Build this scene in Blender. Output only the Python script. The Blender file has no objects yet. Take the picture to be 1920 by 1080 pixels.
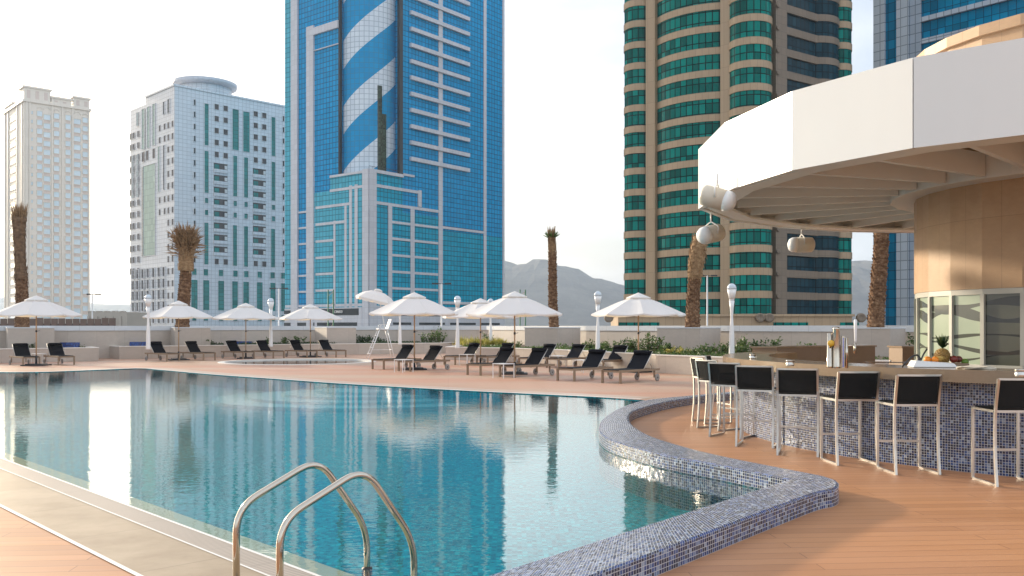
import bpy, math, random
from mathutils import Vector, Matrix, geometry, noise
random.seed(7)
PI = math.pi
F, CX, HY, EYE = 1706.0, 960.0, 613.0, 1.55
sc = bpy.context.scene
COL = sc.collection

# ------------------------------------------------------------------ plan helpers
def g(px, py, z=0.0):
    Y = F*(EYE-z)/(py-HY)
    return ((px-CX)*Y/F, Y)
def at(px, Y):
    return ((px-CX)*Y/F, Y)
def zat(py, Y):
    return EYE + (HY-py)*Y/F

# ------------------------------------------------------------------ mesh builder
class MB:
    def __init__(s):
        s.v=[]; s.f=[]; s.uv=[]; s.mi=[]; s.sm=[]
    def face(s, pts, uv=None, mi=0, smooth=False):
        b=len(s.v); s.v += [tuple(p) for p in pts]
        s.f.append(tuple(range(b,b+len(pts)))); s.uv.append(uv); s.mi.append(mi); s.sm.append(smooth)
    def idx(s, verts, faces, mi=0, smooth=False, uvs=None):
        b=len(s.v); s.v += [tuple(p) for p in verts]
        for k,f in enumerate(faces):
            s.f.append(tuple(b+i for i in f)); s.uv.append(uvs[k] if uvs else None); s.mi.append(mi); s.sm.append(smooth)
    def box(s, x0,x1,y0,y1,z0,z1, mi=0, M=None):
        P=[Vector((x,y,z)) for z in (z0,z1) for x,y in ((x0,y0),(x1,y0),(x1,y1),(x0,y1))]
        if M: P=[M@p for p in P]
        s.idx(P, [(3,2,1,0),(4,5,6,7),(0,1,5,4),(1,2,6,5),(2,3,7,6),(3,0,4,7)], mi)
    def prism(s, poly, z0, z1, mi=0, cap=True):
        n=len(poly)
        P=[(x,y,z0) for x,y in poly]+[(x,y,z1) for x,y in poly]
        fs=[(i,(i+1)%n,n+(i+1)%n,n+i) for i in range(n)]
        if cap: fs += [tuple(range(n-1,-1,-1)), tuple(range(n,2*n))]
        s.idx(P, fs, mi)
    def bar(s, a, b, w, h=None, mi=0, up=(0,0,1)):
        a=Vector(a); b=Vector(b); h=h or w
        d=(b-a).normalized(); u=Vector(up)
        if abs(d.dot(u))>.98: u=Vector((0,1,0))
        r=d.cross(u).normalized(); u=r.cross(d)
        P=[]
        for p in (a,b):
            for i,j in ((-1,-1),(1,-1),(1,1),(-1,1)):
                P.append(p+r*(i*w/2)+u*(j*h/2))
        s.idx(P, [(0,1,2,3),(7,6,5,4),(0,4,5,1),(1,5,6,2),(2,6,7,3),(3,7,4,0)], mi)
    def tube(s, pts, rad, n=10, mi=0, caps=True, smooth=True):
        pts=[Vector(p) for p in pts]
        if not hasattr(rad,'__len__'): rad=[rad]*len(pts)
        rings=[]; prev=None
        for i,p in enumerate(pts):
            d=(pts[min(i+1,len(pts)-1)]-pts[max(i-1,0)]).normalized()
            if prev is None:
                u=Vector((0,0,1)) if abs(d.z)<.9 else Vector((1,0,0))
            else: u=prev
            r=d.cross(u).normalized(); u=r.cross(d).normalized(); prev=u
            rings.append([p+(r*math.cos(2*PI*k/n)+u*math.sin(2*PI*k/n))*rad[i] for k in range(n)])
        V=[q for R in rings for q in R]; Fc=[]
        for i in range(len(rings)-1):
            for k in range(n):
                Fc.append((i*n+k, i*n+(k+1)%n, (i+1)*n+(k+1)%n, (i+1)*n+k))
        if caps:
            Fc.append(tuple(range(n-1,-1,-1))); Fc.append(tuple(range((len(rings)-1)*n, len(rings)*n)))
        s.idx(V,Fc,mi,smooth)
    def lathe(s, prof, n=20, c=(0,0,0), mi=0, smooth=True, a0=0, M=None):
        V=[]
        for r,z in prof:
            for k in range(n):
                a=a0+2*PI*k/n
                p=Vector((c[0]+r*math.cos(a), c[1]+r*math.sin(a), c[2]+z))
                V.append(M@p if M else p)
        Fc=[]
        for i in range(len(prof)-1):
            for k in range(n):
                Fc.append((i*n+k, i*n+(k+1)%n, (i+1)*n+(k+1)%n, (i+1)*n+k))
        Fc.append(tuple(range(n-1,-1,-1))); Fc.append(tuple(range((len(prof)-1)*n, len(prof)*n)))
        s.idx(V,Fc,mi,smooth)
    def build(s, name, mats, parent=None, loc=None, bevel=0):
        if not isinstance(mats,(list,tuple)): mats=[mats]
        me=bpy.data.meshes.new(name)
        me.from_pydata(s.v,[],s.f)
        uvl=me.uv_layers.new(name='UVMap')
        co=[Vector(v) for v in s.v]
        for p,uv in zip(me.polygons,s.uv):
            if uv is None:
                n=p.normal
                if abs(n.z)>.75: uv=[(co[v].x,co[v].y) for v in p.vertices]
                else:
                    t=Vector((-n.y,n.x,0)).normalized() if (abs(n.x)+abs(n.y))>1e-6 else Vector((1,0,0))
                    uv=[(co[v].dot(t),co[v].z) for v in p.vertices]
            for li,c in zip(p.loop_indices,uv): uvl.data[li].uv=c
        for m in mats: me.materials.append(m)
        me.polygons.foreach_set('material_index', s.mi)
        me.polygons.foreach_set('use_smooth', s.sm)
        me.update()
        o=bpy.data.objects.new(name,me); COL.objects.link(o)
        if parent: o.parent=parent
        if loc: o.location=loc
        if bevel:
            b=o.modifiers.new('bevel','BEVEL'); b.width=bevel; b.segments=2; b.limit_method='ANGLE'
        return o

def tag(o,label,cat,group=None,kind=None):
    if label: o['label']=label
    if cat: o['category']=cat
    if group: o['group']=group
    if kind: o['kind']=kind
    return o
def empty(name,loc=(0,0,0),rz=0):
    o=bpy.data.objects.new(name,None); COL.objects.link(o); o.location=loc; o.rotation_euler=(0,0,rz)
    o.empty_display_size=.2
    return o
def structure(o):
    o['kind']='structure'; return o
def copy_tree(o,parent=None):
    c=o.copy(); COL.objects.link(c); c.parent=parent
    for ch in list(o.children): copy_tree(ch,c)
    return c

# ------------------------------------------------------------------ materials
class NT:
    def __init__(s,name):
        s.m=bpy.data.materials.new(name); s.m.use_nodes=True
        s.t=s.m.node_tree; s.t.nodes.clear()
        s.out=s.t.nodes.new('ShaderNodeOutputMaterial')
    def n(s,typ,**kw):
        nd=s.t.nodes.new(typ)
        for k,v in kw.items():
            if hasattr(nd,k) and k not in nd.inputs: setattr(nd,k,v)
        return nd
    def l(s,a,b): s.t.links.new(a,b)
    def math(s,op,a,b=None,c=None):
        nd=s.t.nodes.new('ShaderNodeMath'); nd.operation=op
        for i,x in enumerate((a,b,c)):
            if x is None: continue
            if isinstance(x,(int,float)): nd.inputs[i].default_value=x
            else: s.l(x,nd.inputs[i])
        return nd.outputs[0]
    def mix(s,f,a,b,typ='MIX'):
        nd=s.t.nodes.new('ShaderNodeMix'); nd.data_type='RGBA'; nd.blend_type=typ
        for i,x in ((0,f),(6,a),(7,b)):
            if isinstance(x,(int,float)): nd.inputs[i].default_value=x
            elif isinstance(x,tuple): nd.inputs[i].default_value=(*x[:3],1)
            else: s.l(x,nd.inputs[i])
        return nd.outputs[2]
    def uv(s):
        return s.t.nodes.new('ShaderNodeTexCoord').outputs['UV']
    def obj(s):
        return s.t.nodes.new('ShaderNodeTexCoord').outputs['Object']
    def geo(s):
        return s.t.nodes.new('ShaderNodeNewGeometry').outputs['Position']
    def noise(s,vec,scale,detail=3,rough=.5,out='Fac'):
        nd=s.t.nodes.new('ShaderNodeTexNoise'); s.l(vec,nd.inputs['Vector'])
        nd.inputs['Scale'].default_value=scale; nd.inputs['Detail'].default_value=detail; nd.inputs['Roughness'].default_value=rough
        return nd.outputs[out]
    def mapping(s,vec,scale=(1,1,1),rot=(0,0,0),loc=(0,0,0)):
        nd=s.t.nodes.new('ShaderNodeMapping'); s.l(vec,nd.inputs[0])
        nd.inputs['Scale'].default_value=scale; nd.inputs['Rotation'].default_value=rot; nd.inputs['Location'].default_value=loc
        return nd.outputs[0]
    def ramp(s,f,stops,const=False):
        nd=s.t.nodes.new('ShaderNodeValToRGB'); s.l(f,nd.inputs[0]); cr=nd.color_ramp
        if const: cr.interpolation='CONSTANT'
        while len(cr.elements)>1: cr.elements.remove(cr.elements[-1])
        cr.elements[0].position=stops[0][0]; cr.elements[0].color=(*stops[0][1],1)
        for p,c in stops[1:]:
            e=cr.elements.new(p); e.color=(*c,1)
        return nd.outputs[0]
    def brick(s,vec,w,h,mortar,offset=0.0,bias=0):
        nd=s.t.nodes.new('ShaderNodeTexBrick'); s.l(vec,nd.inputs['Vector'])
        nd.offset=offset; nd.squash=1
        nd.inputs['Scale'].default_value=1; nd.inputs['Mortar Size'].default_value=mortar
        nd.inputs['Mortar Smooth'].default_value=.1
        nd.inputs['Bias'].default_value=bias
        nd.inputs['Brick Width'].default_value=w; nd.inputs['Row Height'].default_value=h
        nd.inputs['Color1'].default_value=(0,0,0,1); nd.inputs['Color2'].default_value=(1,1,1,1); nd.inputs['Mortar'].default_value=(.5,.5,.5,1)
        return nd.outputs['Color'], nd.outputs['Fac']
    def bump(s,h,strength,dist):
        nd=s.t.nodes.new('ShaderNodeBump'); s.l(h,nd.inputs['Height'])
        nd.inputs['Strength'].default_value=strength; nd.inputs['Distance'].default_value=dist
        return nd.outputs[0]
    def pbr(s,color,rough=.5,metal=0,spec=.5,normal=None,coat=0,alpha=None,trans=0):
        p=s.t.nodes.new('ShaderNodeBsdfPrincipled')
        def put(k,x):
            if isinstance(x,tuple): p.inputs[k].default_value=(*x[:3],1)
            elif isinstance(x,(int,float)): p.inputs[k].default_value=x
            else: s.l(x,p.inputs[k])
        put('Base Color',color); put('Roughness',rough); put('Metallic',metal); put('Specular IOR Level',spec)
        if normal is not None: s.l(normal,p.inputs['Normal'])
        if coat: put('Coat Weight',coat); p.inputs['Coat Roughness'].default_value=.05
        if alpha is not None: put('Alpha',alpha)
        s.l(p.outputs[0],s.out.inputs[0])
        s.p=p
        return s.m

def simple(name,col,rough=.5,metal=0,var=.12,scale=3,spec=.5,bump=0,bscale=40):
    t=NT(name); o=t.obj()
    f=t.noise(o,scale,4)
    lo=tuple(c*(1-var) for c in col); hi=tuple(min(1,c*(1+var)) for c in col)
    c=t.mix(f,lo,hi)
    nrm=t.bump(t.noise(o,bscale,3),.4,bump) if bump else None
    return t.pbr(c,rough,metal,spec,nrm)

M={}
def mosaic(name,stops,w=.03,grout=(.50,.50,.52),rough=.20,mortar=.0022,bump=.0012):
    t=NT(name); uv=t.uv()
    col,fac=t.brick(uv,w,w,mortar)
    c=t.ramp(col,stops,True)
    big=t.noise(uv,.9,3)
    c=t.mix(t.math('MULTIPLY',big,.15),c,(.32,.34,.42))
    c=t.mix(fac,c,grout)
    r=t.math('ADD',t.math('MULTIPLY',fac,.5),rough)
    # every tile is set at a slightly different tilt
    hb=t.math('MULTIPLY',col,1.0)
    h=t.math('MULTIPLY',t.math('SUBTRACT',1.0,fac),.0008)
    x=t.n('ShaderNodeSeparateXYZ'); t.l(uv,x.inputs[0])
    fu=t.math('FRACT',t.math('DIVIDE',x.outputs[0],w)); fv=t.math('FRACT',t.math('DIVIDE',x.outputs[1],w))
    wn=t.n('ShaderNodeTexWhiteNoise'); wn.noise_dimensions='1D'; t.l(t.math('MULTIPLY',col,917.3),wn.inputs['W'])
    tilt=t.math('ADD',t.math('MULTIPLY',t.math('SUBTRACT',col,.5),fu),t.math('MULTIPLY',t.math('SUBTRACT',wn.outputs['Value'],.5),fv))
    h=t.math('ADD',h,t.math('MULTIPLY',tilt,w*.15))
    n=t.bump(h,1.0,1.0)
    return t.pbr(c,r,0,.55,n)
M['mosaic']=mosaic('blue mosaic',[(0,(.006,.010,.035)),(.24,(.010,.028,.12)),(.42,(.03,.075,.23)),(.58,(.022,.018,.035)),(.66,(.14,.20,.33)),(.80,(.008,.018,.075)),(.92,(.30,.36,.46))],w=.0285,grout=(.62,.62,.62),mortar=.0020)
M['kerb']=mosaic('kerb glass mosaic',[(0,(.006,.010,.035)),(.24,(.010,.028,.12)),(.42,(.03,.075,.23)),(.58,(.022,.018,.035)),(.66,(.14,.20,.33)),(.80,(.008,.018,.075)),(.92,(.30,.36,.46))],w=.0300,grout=(.62,.62,.63),mortar=.0019)
M['mosaic_trim']=mosaic('deep blue edge mosaic',[(0,(.008,.014,.07)),(.3,(.02,.05,.20)),(.6,(.01,.01,.03)),(.8,(.03,.08,.25))],w=.0300,grout=(.62,.62,.63),mortar=.0019)

def poolfloor():
    t=NT('teal pool mosaic'); p=t.geo()
    col,fac=t.brick(p,.045,.045,.003)
    c=t.ramp(col,[(0,(.0,.07,.095)),(.3,(.0,.20,.24)),(.6,(.0,.27,.31)),(.85,(.0,.42,.45))],True)
    n1=t.noise(p,2.2,4,.6)
    c=t.mix(t.math('MULTIPLY',n1,.5),c,(.0,.235,.275))
    return t.pbr(c,.5,0,.2)
M['poolfloor']=poolfloor()

def water(name,tint,sc1=1.0):
    t=NT(name); p=t.geo()
    m1=t.mapping(p,(1.3,2.6,1))
    n1=t.noise(m1,2.2*sc1,3,.6); n2=t.noise(t.mapping(p,(1,1.3,1)),14*sc1,2,.5)
    far=t.noise(p,.12,1)
    amp=t.math('ADD',.55,t.math('MULTIPLY',far,.9))
    h=t.math('MULTIPLY',t.math('ADD',t.math('MULTIPLY',n1,1.0),t.math('MULTIPLY',n2,.20)),amp)
    nb=t.bump(h,1.0,.0022)
    # Schlick reflectance from both sides, so that daylight also reaches the pool floor
    ge=t.n('ShaderNodeNewGeometry'); dt=t.n('ShaderNodeVectorMath'); dt.operation='DOT_PRODUCT'
    t.l(nb,dt.inputs[0]); t.l(ge.outputs['Incoming'],dt.inputs[1])
    ca=t.math('ABSOLUTE',dt.outputs['Value'])
    fres=t.math('ADD',.05,t.math('MULTIPLY',.95,t.math('POWER',t.math('MAXIMUM',t.math('SUBTRACT',1.0,ca),0.0),4.5)))
    gl=t.n('ShaderNodeBsdfGlossy'); gl.inputs['Roughness'].default_value=.02; t.l(nb,gl.inputs['Normal'])
    gl.inputs['Color'].default_value=(1,1,1,1)
    tr=t.n('ShaderNodeBsdfTransparent'); tr.inputs['Color'].default_value=(*tint,1)
    mx=t.n('ShaderNodeMixShader'); t.l(fres,mx.inputs[0]); t.l(tr.outputs[0],mx.inputs[1]); t.l(gl.outputs[0],mx.inputs[2])
    t.l(mx.outputs[0],t.out.inputs[0])
    return t.m
M['water']=water('pool water',(.82,1.0,1.0))

def deckmat():
    t=NT('terracotta wood deck'); p=t.geo()
    r=t.mapping(p,(1,1,1),(0,0,math.radians(-4)))
    col,fac=t.brick(r,2.4,.145,.0035,.37)
    st=t.noise(t.mapping(r,(.35,11,1)),1.0,4,.65)
    fine=t.noise(t.mapping(r,(3,110,1)),1.0,3,.6)
    c=t.mix(col,(.35,.145,.052),(.51,.23,.095))
    c=t.mix(t.math('MULTIPLY',st,.60),c,(.56,.30,.125))
    c=t.mix(t.math('MULTIPLY',fine,.35),c,(.34,.15,.09))
    big=t.noise(p,.22,4,.6)
    c=t.mix(t.math('MULTIPLY',t.math('SUBTRACT',big,.35),1.0),c,(.56,.33,.25))
    xy=t.n('ShaderNodeSeparateXYZ'); t.l(p,xy.inputs[0])
    edge=t.math('ADD',xy.outputs[1],t.math('MULTIPLY',t.math('SUBTRACT',t.noise(p,.3,3),.5),3.0))
    mr=t.n('ShaderNodeMapRange'); mr.inputs['From Min'].default_value=17.5; mr.inputs['From Max'].default_value=20.5; t.l(edge,mr.inputs['Value'])
    band=t.noise(t.mapping(p,(.06,.55,1)),1.0,3,.5)
    pink=t.mix(t.ramp(band,[(.38,(0,0,0)),(.62,(1,1,1))]),(.50,.265,.19),(.47,.37,.285))
    c=t.mix(t.math('MULTIPLY',mr.outputs[0],.72),c,pink)
    st2=t.noise(p,1.6,5,.65)
    c=t.mix(t.math('MULTIPLY',t.math('GREATER_THAN',st2,.66),.10),c,(.30,.16,.11))
    c=t.mix(t.math('MULTIPLY',fac,.65),c,(.14,.06,.035))
    n=t.bump(t.math('ADD',t.math('MULTIPLY',t.math('SUBTRACT',1.0,fac),1.0),t.math('MULTIPLY',fine,.2)),.5,.002)
    return t.pbr(c,t.math('ADD',.38,t.math('MULTIPLY',st,.25)),0,.4,n)
M['deck']=deckmat()

def stone(name,a,b,c3,w=1.2,h=.6,scale=2.5,mort=.003,rough=.55,uvc=True,offset=0,grout=.55):
    t=NT(name); uv=t.uv(); p=t.geo()
    col,fac=t.brick(uv,w,h,mort,offset)
    n1=t.noise(p,scale,6,.6); n2=t.noise(t.mapping(p,(1,1,2.5)),scale*5,4,.65)
    c=t.mix(col,a,b)
    c=t.mix(t.ramp(n1,[(.35,(0,0,0)),(.7,(.7,.7,.7))]),c,c3)
    c=t.mix(t.math('MULTIPLY',n2,.40),c,tuple(x*.55 for x in a))
    c=t.mix(fac,c,tuple(x*grout for x in a))
    nb=t.bump(t.math('ADD',t.math('MULTIPLY',n2,.4),t.math('SUBTRACT',1.0,fac)),.4,.003)
    return t.pbr(c,rough,0,.35,nb)
M['parapet']=stone('beige stone cladding',(.50,.43,.37),(.56,.50,.44),(.60,.52,.44),1.3,1.9,.9)
M['coping']=stone('sand travertine',(.43,.32,.205),(.48,.37,.25),(.27,.18,.10),1.25,.9,2.2,.004,.4)
M['ledge']=stone('wet travertine',(.62,.45,.27),(.66,.49,.31),(.54,.38,.22),.6,.6,2.2,.004,.35)
M['drum']=stone('orange sandstone panels',(.56,.37,.22),(.60,.41,.26),(.46,.29,.17),1.06,1.5,1.6,.0022,.5)
M['counter']=stone('brown marble counter',(.30,.215,.14),(.33,.24,.16),(.40,.30,.20),3,3,3.5,.001,.16)
M['panel_brown']=stone('brown stone bar back',(.25,.165,.10),(.28,.19,.12),(.31,.215,.14),1.6,2,2.5,.002,.45)

def grating():
    t=NT('overflow grating'); uv=t.uv()
    x=t.n('ShaderNodeSeparateXYZ'); t.l(uv,x.inputs[0])
    f=t.math('FRACT',t.math('MULTIPLY',x.outputs[0],1/.036))
    m=t.math('GREATER_THAN',f,.72)
    c=t.mix(t.noise(uv,3,4),(.40,.33,.26),(.47,.39,.32))
    col,fac=t.brick(uv,.6,2,.004)
    c=t.mix(t.math('MULTIPLY',m,.8),c,(.16,.12,.09)); c=t.mix(fac,c,(.3,.25,.2))
    return t.pbr(c,.4,0,.4)
M['grating']=grating()
M['white_line']=simple('pale joint stone',(.80,.76,.70),.4,0,.06)
M['white']=simple('white coated metal',(.80,.80,.79),.32,0,.03,2)
M['cap_white']=stone('white parapet capping',(.66,.69,.72),(.70,.73,.76),(.72,.74,.76),1.6,.6,1.,.006,.4)
def fascia():
    t=NT('white canopy panel'); p=t.geo()
    n=t.noise(p,.8,4); st=t.noise(t.mapping(p,(7,7,.7)),1,4,.6)
    c=t.mix(n,(.73,.735,.72),(.78,.785,.765)); c=t.mix(t.math('MULTIPLY',st,.12),c,(.56,.55,.52))
    return t.pbr(c,.35,0,.4,t.bump(t.noise(p,.9,2),.15,.02))
M['fascia']=fascia()
M['soffit']=simple('off white soffit',(.80,.81,.80),.5,0,.06,1)
M['steel']=simple('polished stainless steel',(.56,.50,.42),.12,1,.04,4)
M['brushed']=simple('brushed steel tube',(.62,.60,.56),.30,1,.06,10)
def fabric(name,col,a=1.0):
    t=NT(name); uv=t.uv()
    w=t.n('ShaderNodeTexChecker'); t.l(uv,w.inputs[0]); w.inputs['Scale'].default_value=170
    c=t.mix(w.outputs['Fac'],tuple(x*.75 for x in col),tuple(x*1.3 for x in col))
    c=t.mix(t.math('MULTIPLY',t.noise(t.obj(),5,3),.4),c,tuple(x*1.6 for x in col))
    m=t.pbr(c,.75,0,.12,t.bump(t.noise(t.obj(),12,3),.2,.01))
    if a<1: t.p.inputs['Alpha'].default_value=a
    return m
M['black_mesh']=fabric('black mesh sling',(.016,.017,.017),.88)
M['black_fabric']=fabric('black textile',(.009,.010,.014))
def canvas():
    t=NT('ivory canvas'); o=t.obj()
    c=t.mix(t.noise(o,2,4),(.84,.83,.81),(.90,.89,.88))
    p=t.n('ShaderNodeBsdfPrincipled'); t.l(c,p.inputs['Base Color']); p.inputs['Roughness'].default_value=.8
    t.l(t.bump(t.noise(t.mapping(o,(3,3,1)),1.5,3),.35,.04),p.inputs['Normal'])
    tr=t.n('ShaderNodeBsdfTranslucent'); tr.inputs[0].default_value=(.75,.62,.42,1)
    mx=t.n('ShaderNodeMixShader'); mx.inputs[0].default_value=.28
    t.l(p.outputs[0],mx.inputs[1]); t.l(tr.outputs[0],mx.inputs[2]); t.l(mx.outputs[0],t.out.inputs[0])
    return t.m
M['canvas']=canvas()
def wood(name,a,b):
    t=NT(name); o=t.obj()
    n=t.noise(t.mapping(o,(2,18,18)),2,4,.6)
    return t.pbr(t.mix(n,a,b),.6,0,.3,t.bump(n,.3,.002))
M['teak']=wood('weathered teak',(.20,.135,.085),(.36,.27,.19))
M['pole_wood']=wood('pale hardwood pole',(.42,.27,.15),(.55,.38,.24))
M['dark']=simple('dark iron',(.03,.03,.032),.5,0,.2)
M['rubber']=simple('grey wheel',(.30,.28,.26),.6,0,.2)
M['mulch']=simple('planting soil',(.10,.07,.045),.9,0,.5,6,bump=.03)
def leafmat(name,a,b,c):
    t=NT(name); o=t.obj()
    n=t.noise(o,7,2); col=t.ramp(n,[(.3,a),(.5,b),(.7,c)])
    p=t.n('ShaderNodeBsdfPrincipled'); t.l(col,p.inputs['Base Color']); p.inputs['Roughness'].default_value=.5
    tr=t.n('ShaderNodeBsdfTranslucent'); t.l(col,tr.inputs[0])
    mx=t.n('ShaderNodeMixShader'); mx.inputs[0].default_value=.35
    t.l(p.outputs[0],mx.inputs[1]); t.l(tr.outputs[0],mx.inputs[2]); t.l(mx.outputs[0],t.out.inputs[0])
    return t.m
M['leaf']=leafmat('green leaves',(.03,.06,.015),(.07,.13,.03),(.16,.22,.06))
M['leaf_yellow']=leafmat('yellow green leaves',(.20,.20,.03),(.40,.36,.07),(.55,.48,.16))
M['leaf_dark']=leafmat('dark leaves',(.015,.035,.012),(.03,.07,.02),(.07,.11,.04))
def bark(name,a,b,c):
    t=NT(name); o=t.obj()
    n=t.noise(t.mapping(o,(5,5,9)),1.2,5,.65); n2=t.noise(t.mapping(o,(16,16,3)),2,4,.6)
    col=t.ramp(n,[(.3,a),(.5,b),(.68,c)])
    col=t.mix(t.math('MULTIPLY',n2,.4),col,a)
    return t.pbr(col,.85,0,.2,t.bump(n2,.8,.03))
M['bark']=bark('palm bark',(.07,.035,.02),(.20,.11,.06),(.42,.27,.16))
M['fibre']=bark('palm fibre',(.17,.10,.055),(.33,.21,.11),(.50,.34,.19))
M['fibre_dark']=bark('dark palm fibre',(.09,.055,.035),(.19,.12,.07),(.30,.2,.12))

def glass(name,base,line,w,h,mort,rough=.06,spec=.06,tint=.5,metal=.0,wavy=.004,offu=0):
    t=NT(name); uv=t.mapping(t.uv(),(1,1,1),(0,0,0),(offu,0,0))
    col,fac=t.brick(uv,w,h,mort)
    lo=tuple(x*(1-tint*.5) for x in base); hi=tuple(min(1,x*(1+tint)) for x in base)
    c=t.mix(col,lo,hi)
    big=t.noise(uv,.05,3)
    c=t.mix(t.math('MULTIPLY',big,.4),c,tuple(x*1.25 for x in base))
    c=t.mix(fac,c,line)
    nb=t.bump(t.noise(uv,.55,2),.5,wavy*10)
    return t.pbr(c,t.math('ADD',rough,t.math('MULTIPLY',fac,.4)),metal,spec,nb)
M['g_blue']=glass('blue curtain wall glass',(.0,.27,.54),(.0,.075,.18),1.05,1.12,.075,tint=.18)
M['g_teal']=glass('teal curtain wall glass',(.0,.30,.46),(.0,.085,.13),1.05,1.12,.075,tint=.2)
M['g_cyan']=glass('reflection paled curtain wall glass',(.07,.38,.50),(.02,.14,.20),1.05,1.12,.07,tint=.2)
M['g_green']=glass('green strip glass',(.03,.20,.19),(.015,.08,.08),1.4,1.1,.05,tint=.35)
M['g_pale']=glass('pale green atrium glass',(.34,.44,.38),(.2,.27,.24),1.2,1.65,.05,tint=.2)
M['g_emerald']=glass('emerald ribbon glass',(.0,.12,.10),(.002,.015,.014),1.05,1.60,.08,tint=1.0,rough=.08)
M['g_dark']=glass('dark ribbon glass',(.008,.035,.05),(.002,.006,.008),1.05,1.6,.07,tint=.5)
M['g_deep']=glass('deep blue tower glass',(.0,.15,.28),(.0,.035,.07),1.3,1.7,.05,tint=.6)
def cyl_glass():
    t=NT('striped cylinder glass'); uv=t.uv()
    col,fac=t.brick(uv,1.05,1.12,.06)
    x=t.n('ShaderNodeSeparateXYZ'); t.l(uv,x.inputs[0])
    ph=t.math('FRACT',t.math('DIVIDE',t.math('ADD',t.math('SUBTRACT',x.outputs[1],t.math('MULTIPLY',x.outputs[0],.87)),CYL_PH),14.1))
    m=t.math('LESS_THAN',ph,.43)
    blue=t.mix(col,(.0,.26,.54),(.0,.30,.60)); wh=t.mix(col,(.60,.68,.76),(.68,.76,.83))
    c=t.mix(m,blue,wh)
    c=t.mix(t.math('MULTIPLY',fac,.55),c,(.05,.14,.22))
    return t.pbr(c,.1,0,.12,t.bump(t.noise(uv,.6,2),.4,.03))
CYL_PH=13.6
M['g_cyl']=cyl_glass()
def panel(name,base,w,h,mort=.05,var=.06,line=.75,rough=.5,c3=None):
    t=NT(name); uv=t.uv(); col,fac=t.brick(uv,w,h,mort)
    lo=tuple(x*(1-var) for x in base); hi=tuple(min(1,x*(1+var)) for x in base)
    c=t.mix(col,lo,hi)
    st=t.noise(t.mapping(uv,(.5,.08,1)),2,4,.6)
    c=t.mix(t.math('MULTIPLY',st,.25),c,tuple(x*.82 for x in base))
    c=t.mix(fac,c,tuple(x*line for x in base))
    return t.pbr(c,rough,0,.4)
M['p_white']=panel('silver grey aluminium panels',(.55,.57,.62),1.05,1.12,.03)
M['p_pale']=panel('pale blue grey cladding',(.66,.68,.71),1.15,1.05,.06,.05,.66)
M['p_cream']=panel('cream facade render',(.72,.66,.58),2.1,3.3,.04,.03,.86)
M['p_pinkish']=panel('pinkish spandrel',(.62,.52,.46),2,3,.02,.05,.9)
M['p_tan']=panel('tan metal cladding',(.41,.295,.185),1.05,3.5,.03,.06,.7)
M['p_tan_shade']=panel('grey brown cladding with painted shade',(.21,.16,.115),1.05,1.2,.03,.06,.7)  # tan cladding darkened, the shade of the recess is in this colour
M['p_blue']=panel('silver blue panels',(.38,.45,.54),1.3,1.7,.08,.08,.5,.25)
M['win_dark']=simple('shaded window glass',(.02,.028,.035),.12,0,.5,.3,.25)
M['win_sky']=simple('sky reflecting window glass',(.55,.66,.72),.08,0,.15,.2,.7)
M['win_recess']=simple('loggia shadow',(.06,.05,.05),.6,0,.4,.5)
M['frame']=simple('window frame',(.62,.62,.62),.4,0,.05)
M['concrete']=simple('city concrete',(.38,.35,.31),.8,0,.1,.2)
M['city']=simple('city ground',(.26,.23,.19),.9,0,.3,.02)
M['rock']=None
def rock():
    t=NT('dry mountain rock'); p=t.geo()
    n=t.noise(p,.012,8,.65); n2=t.noise(t.mapping(p,(1,1,.4)),.05,6,.7)
    c=t.ramp(n,[(.3,(.10,.10,.095)),(.6,(.19,.18,.165))]); c=t.mix(t.math('MULTIPLY',n2,.6),c,(.06,.06,.055))
    return t.pbr(c,.95,0,.1)
M['rock']=rock()

# ------------------------------------------------------------------ pool geometry
def catmull(P,n=8,closed=False):
    out=[]; L=len(P)
    for i in range(L-1):
        p0=Vector(P[max(i-1,0)]); p1=Vector(P[i]); p2=Vector(P[i+1]); p3=Vector(P[min(i+2,L-1)])
        for k in range(n):
            t=k/n
            out.append(.5*((2*p1)+(-p0+p2)*t+(2*p0-5*p1+4*p2-p3)*t*t+(-p0+3*p1-3*p2+p3)*t**3))
    out.append(Vector(P[-1])); return out
def resample(P,n):
    P=[Vector(p) for p in P]; L=[0]
    for a,b in zip(P,P[1:]): L.append(L[-1]+(b-a).length)
    out=[]; j=0
    for i in range(n):
        s=L[-1]*i/(n-1)
        while j<len(L)-2 and L[j+1]<s: j+=1
        t=(s-L[j])/max(L[j+1]-L[j],1e-9); out.append(P[j].lerp(P[j+1],min(t,1)))
    return out
CZ=.15
inA=[(8.2,22.6)]+[g(x,y,CZ) for x,y in ((1375,733.5),(1311,739.8),(1212,749.7),(1164.6,763.5),(1133,783),(1123,801),(1129,815),(1156.7,828.9),(1236,850.6),(1354.6,872.4),(1479.3,898))]
inB=[g(1479.3,898,CZ),(-.39,4.815)]
outA=[(8.5,22.1)]+[g(x,y,CZ) for x,y in ((1378,737),(1323,741.8),(1255.7,751.7),(1196,767.5),(1179.7,779.4),(1184.4,795),(1216,815),(1275.5,834.8),(1354.6,854.6),(1473.4,878.4),(1544.7,892),(1566,898.5),(1573,905))]
outB=[g(x,y,CZ) for x,y in ((1573,905),(1571,913),(1555,919.5),(1513,930),(1235.9,1032.7),(1113,1078))]
outB.append((outB[-1][0]-1.35,outB[-1][1]-1.62))
NA,NB=96,60
iA=resample(catmull(inA),NA); oA=resample(catmull(outA),NA)
iB=resample(inB,NB); oB=resample(catmull(outB),NB)
inn=iA+iB[1:]; out_=oA+oB[1:]
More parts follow.
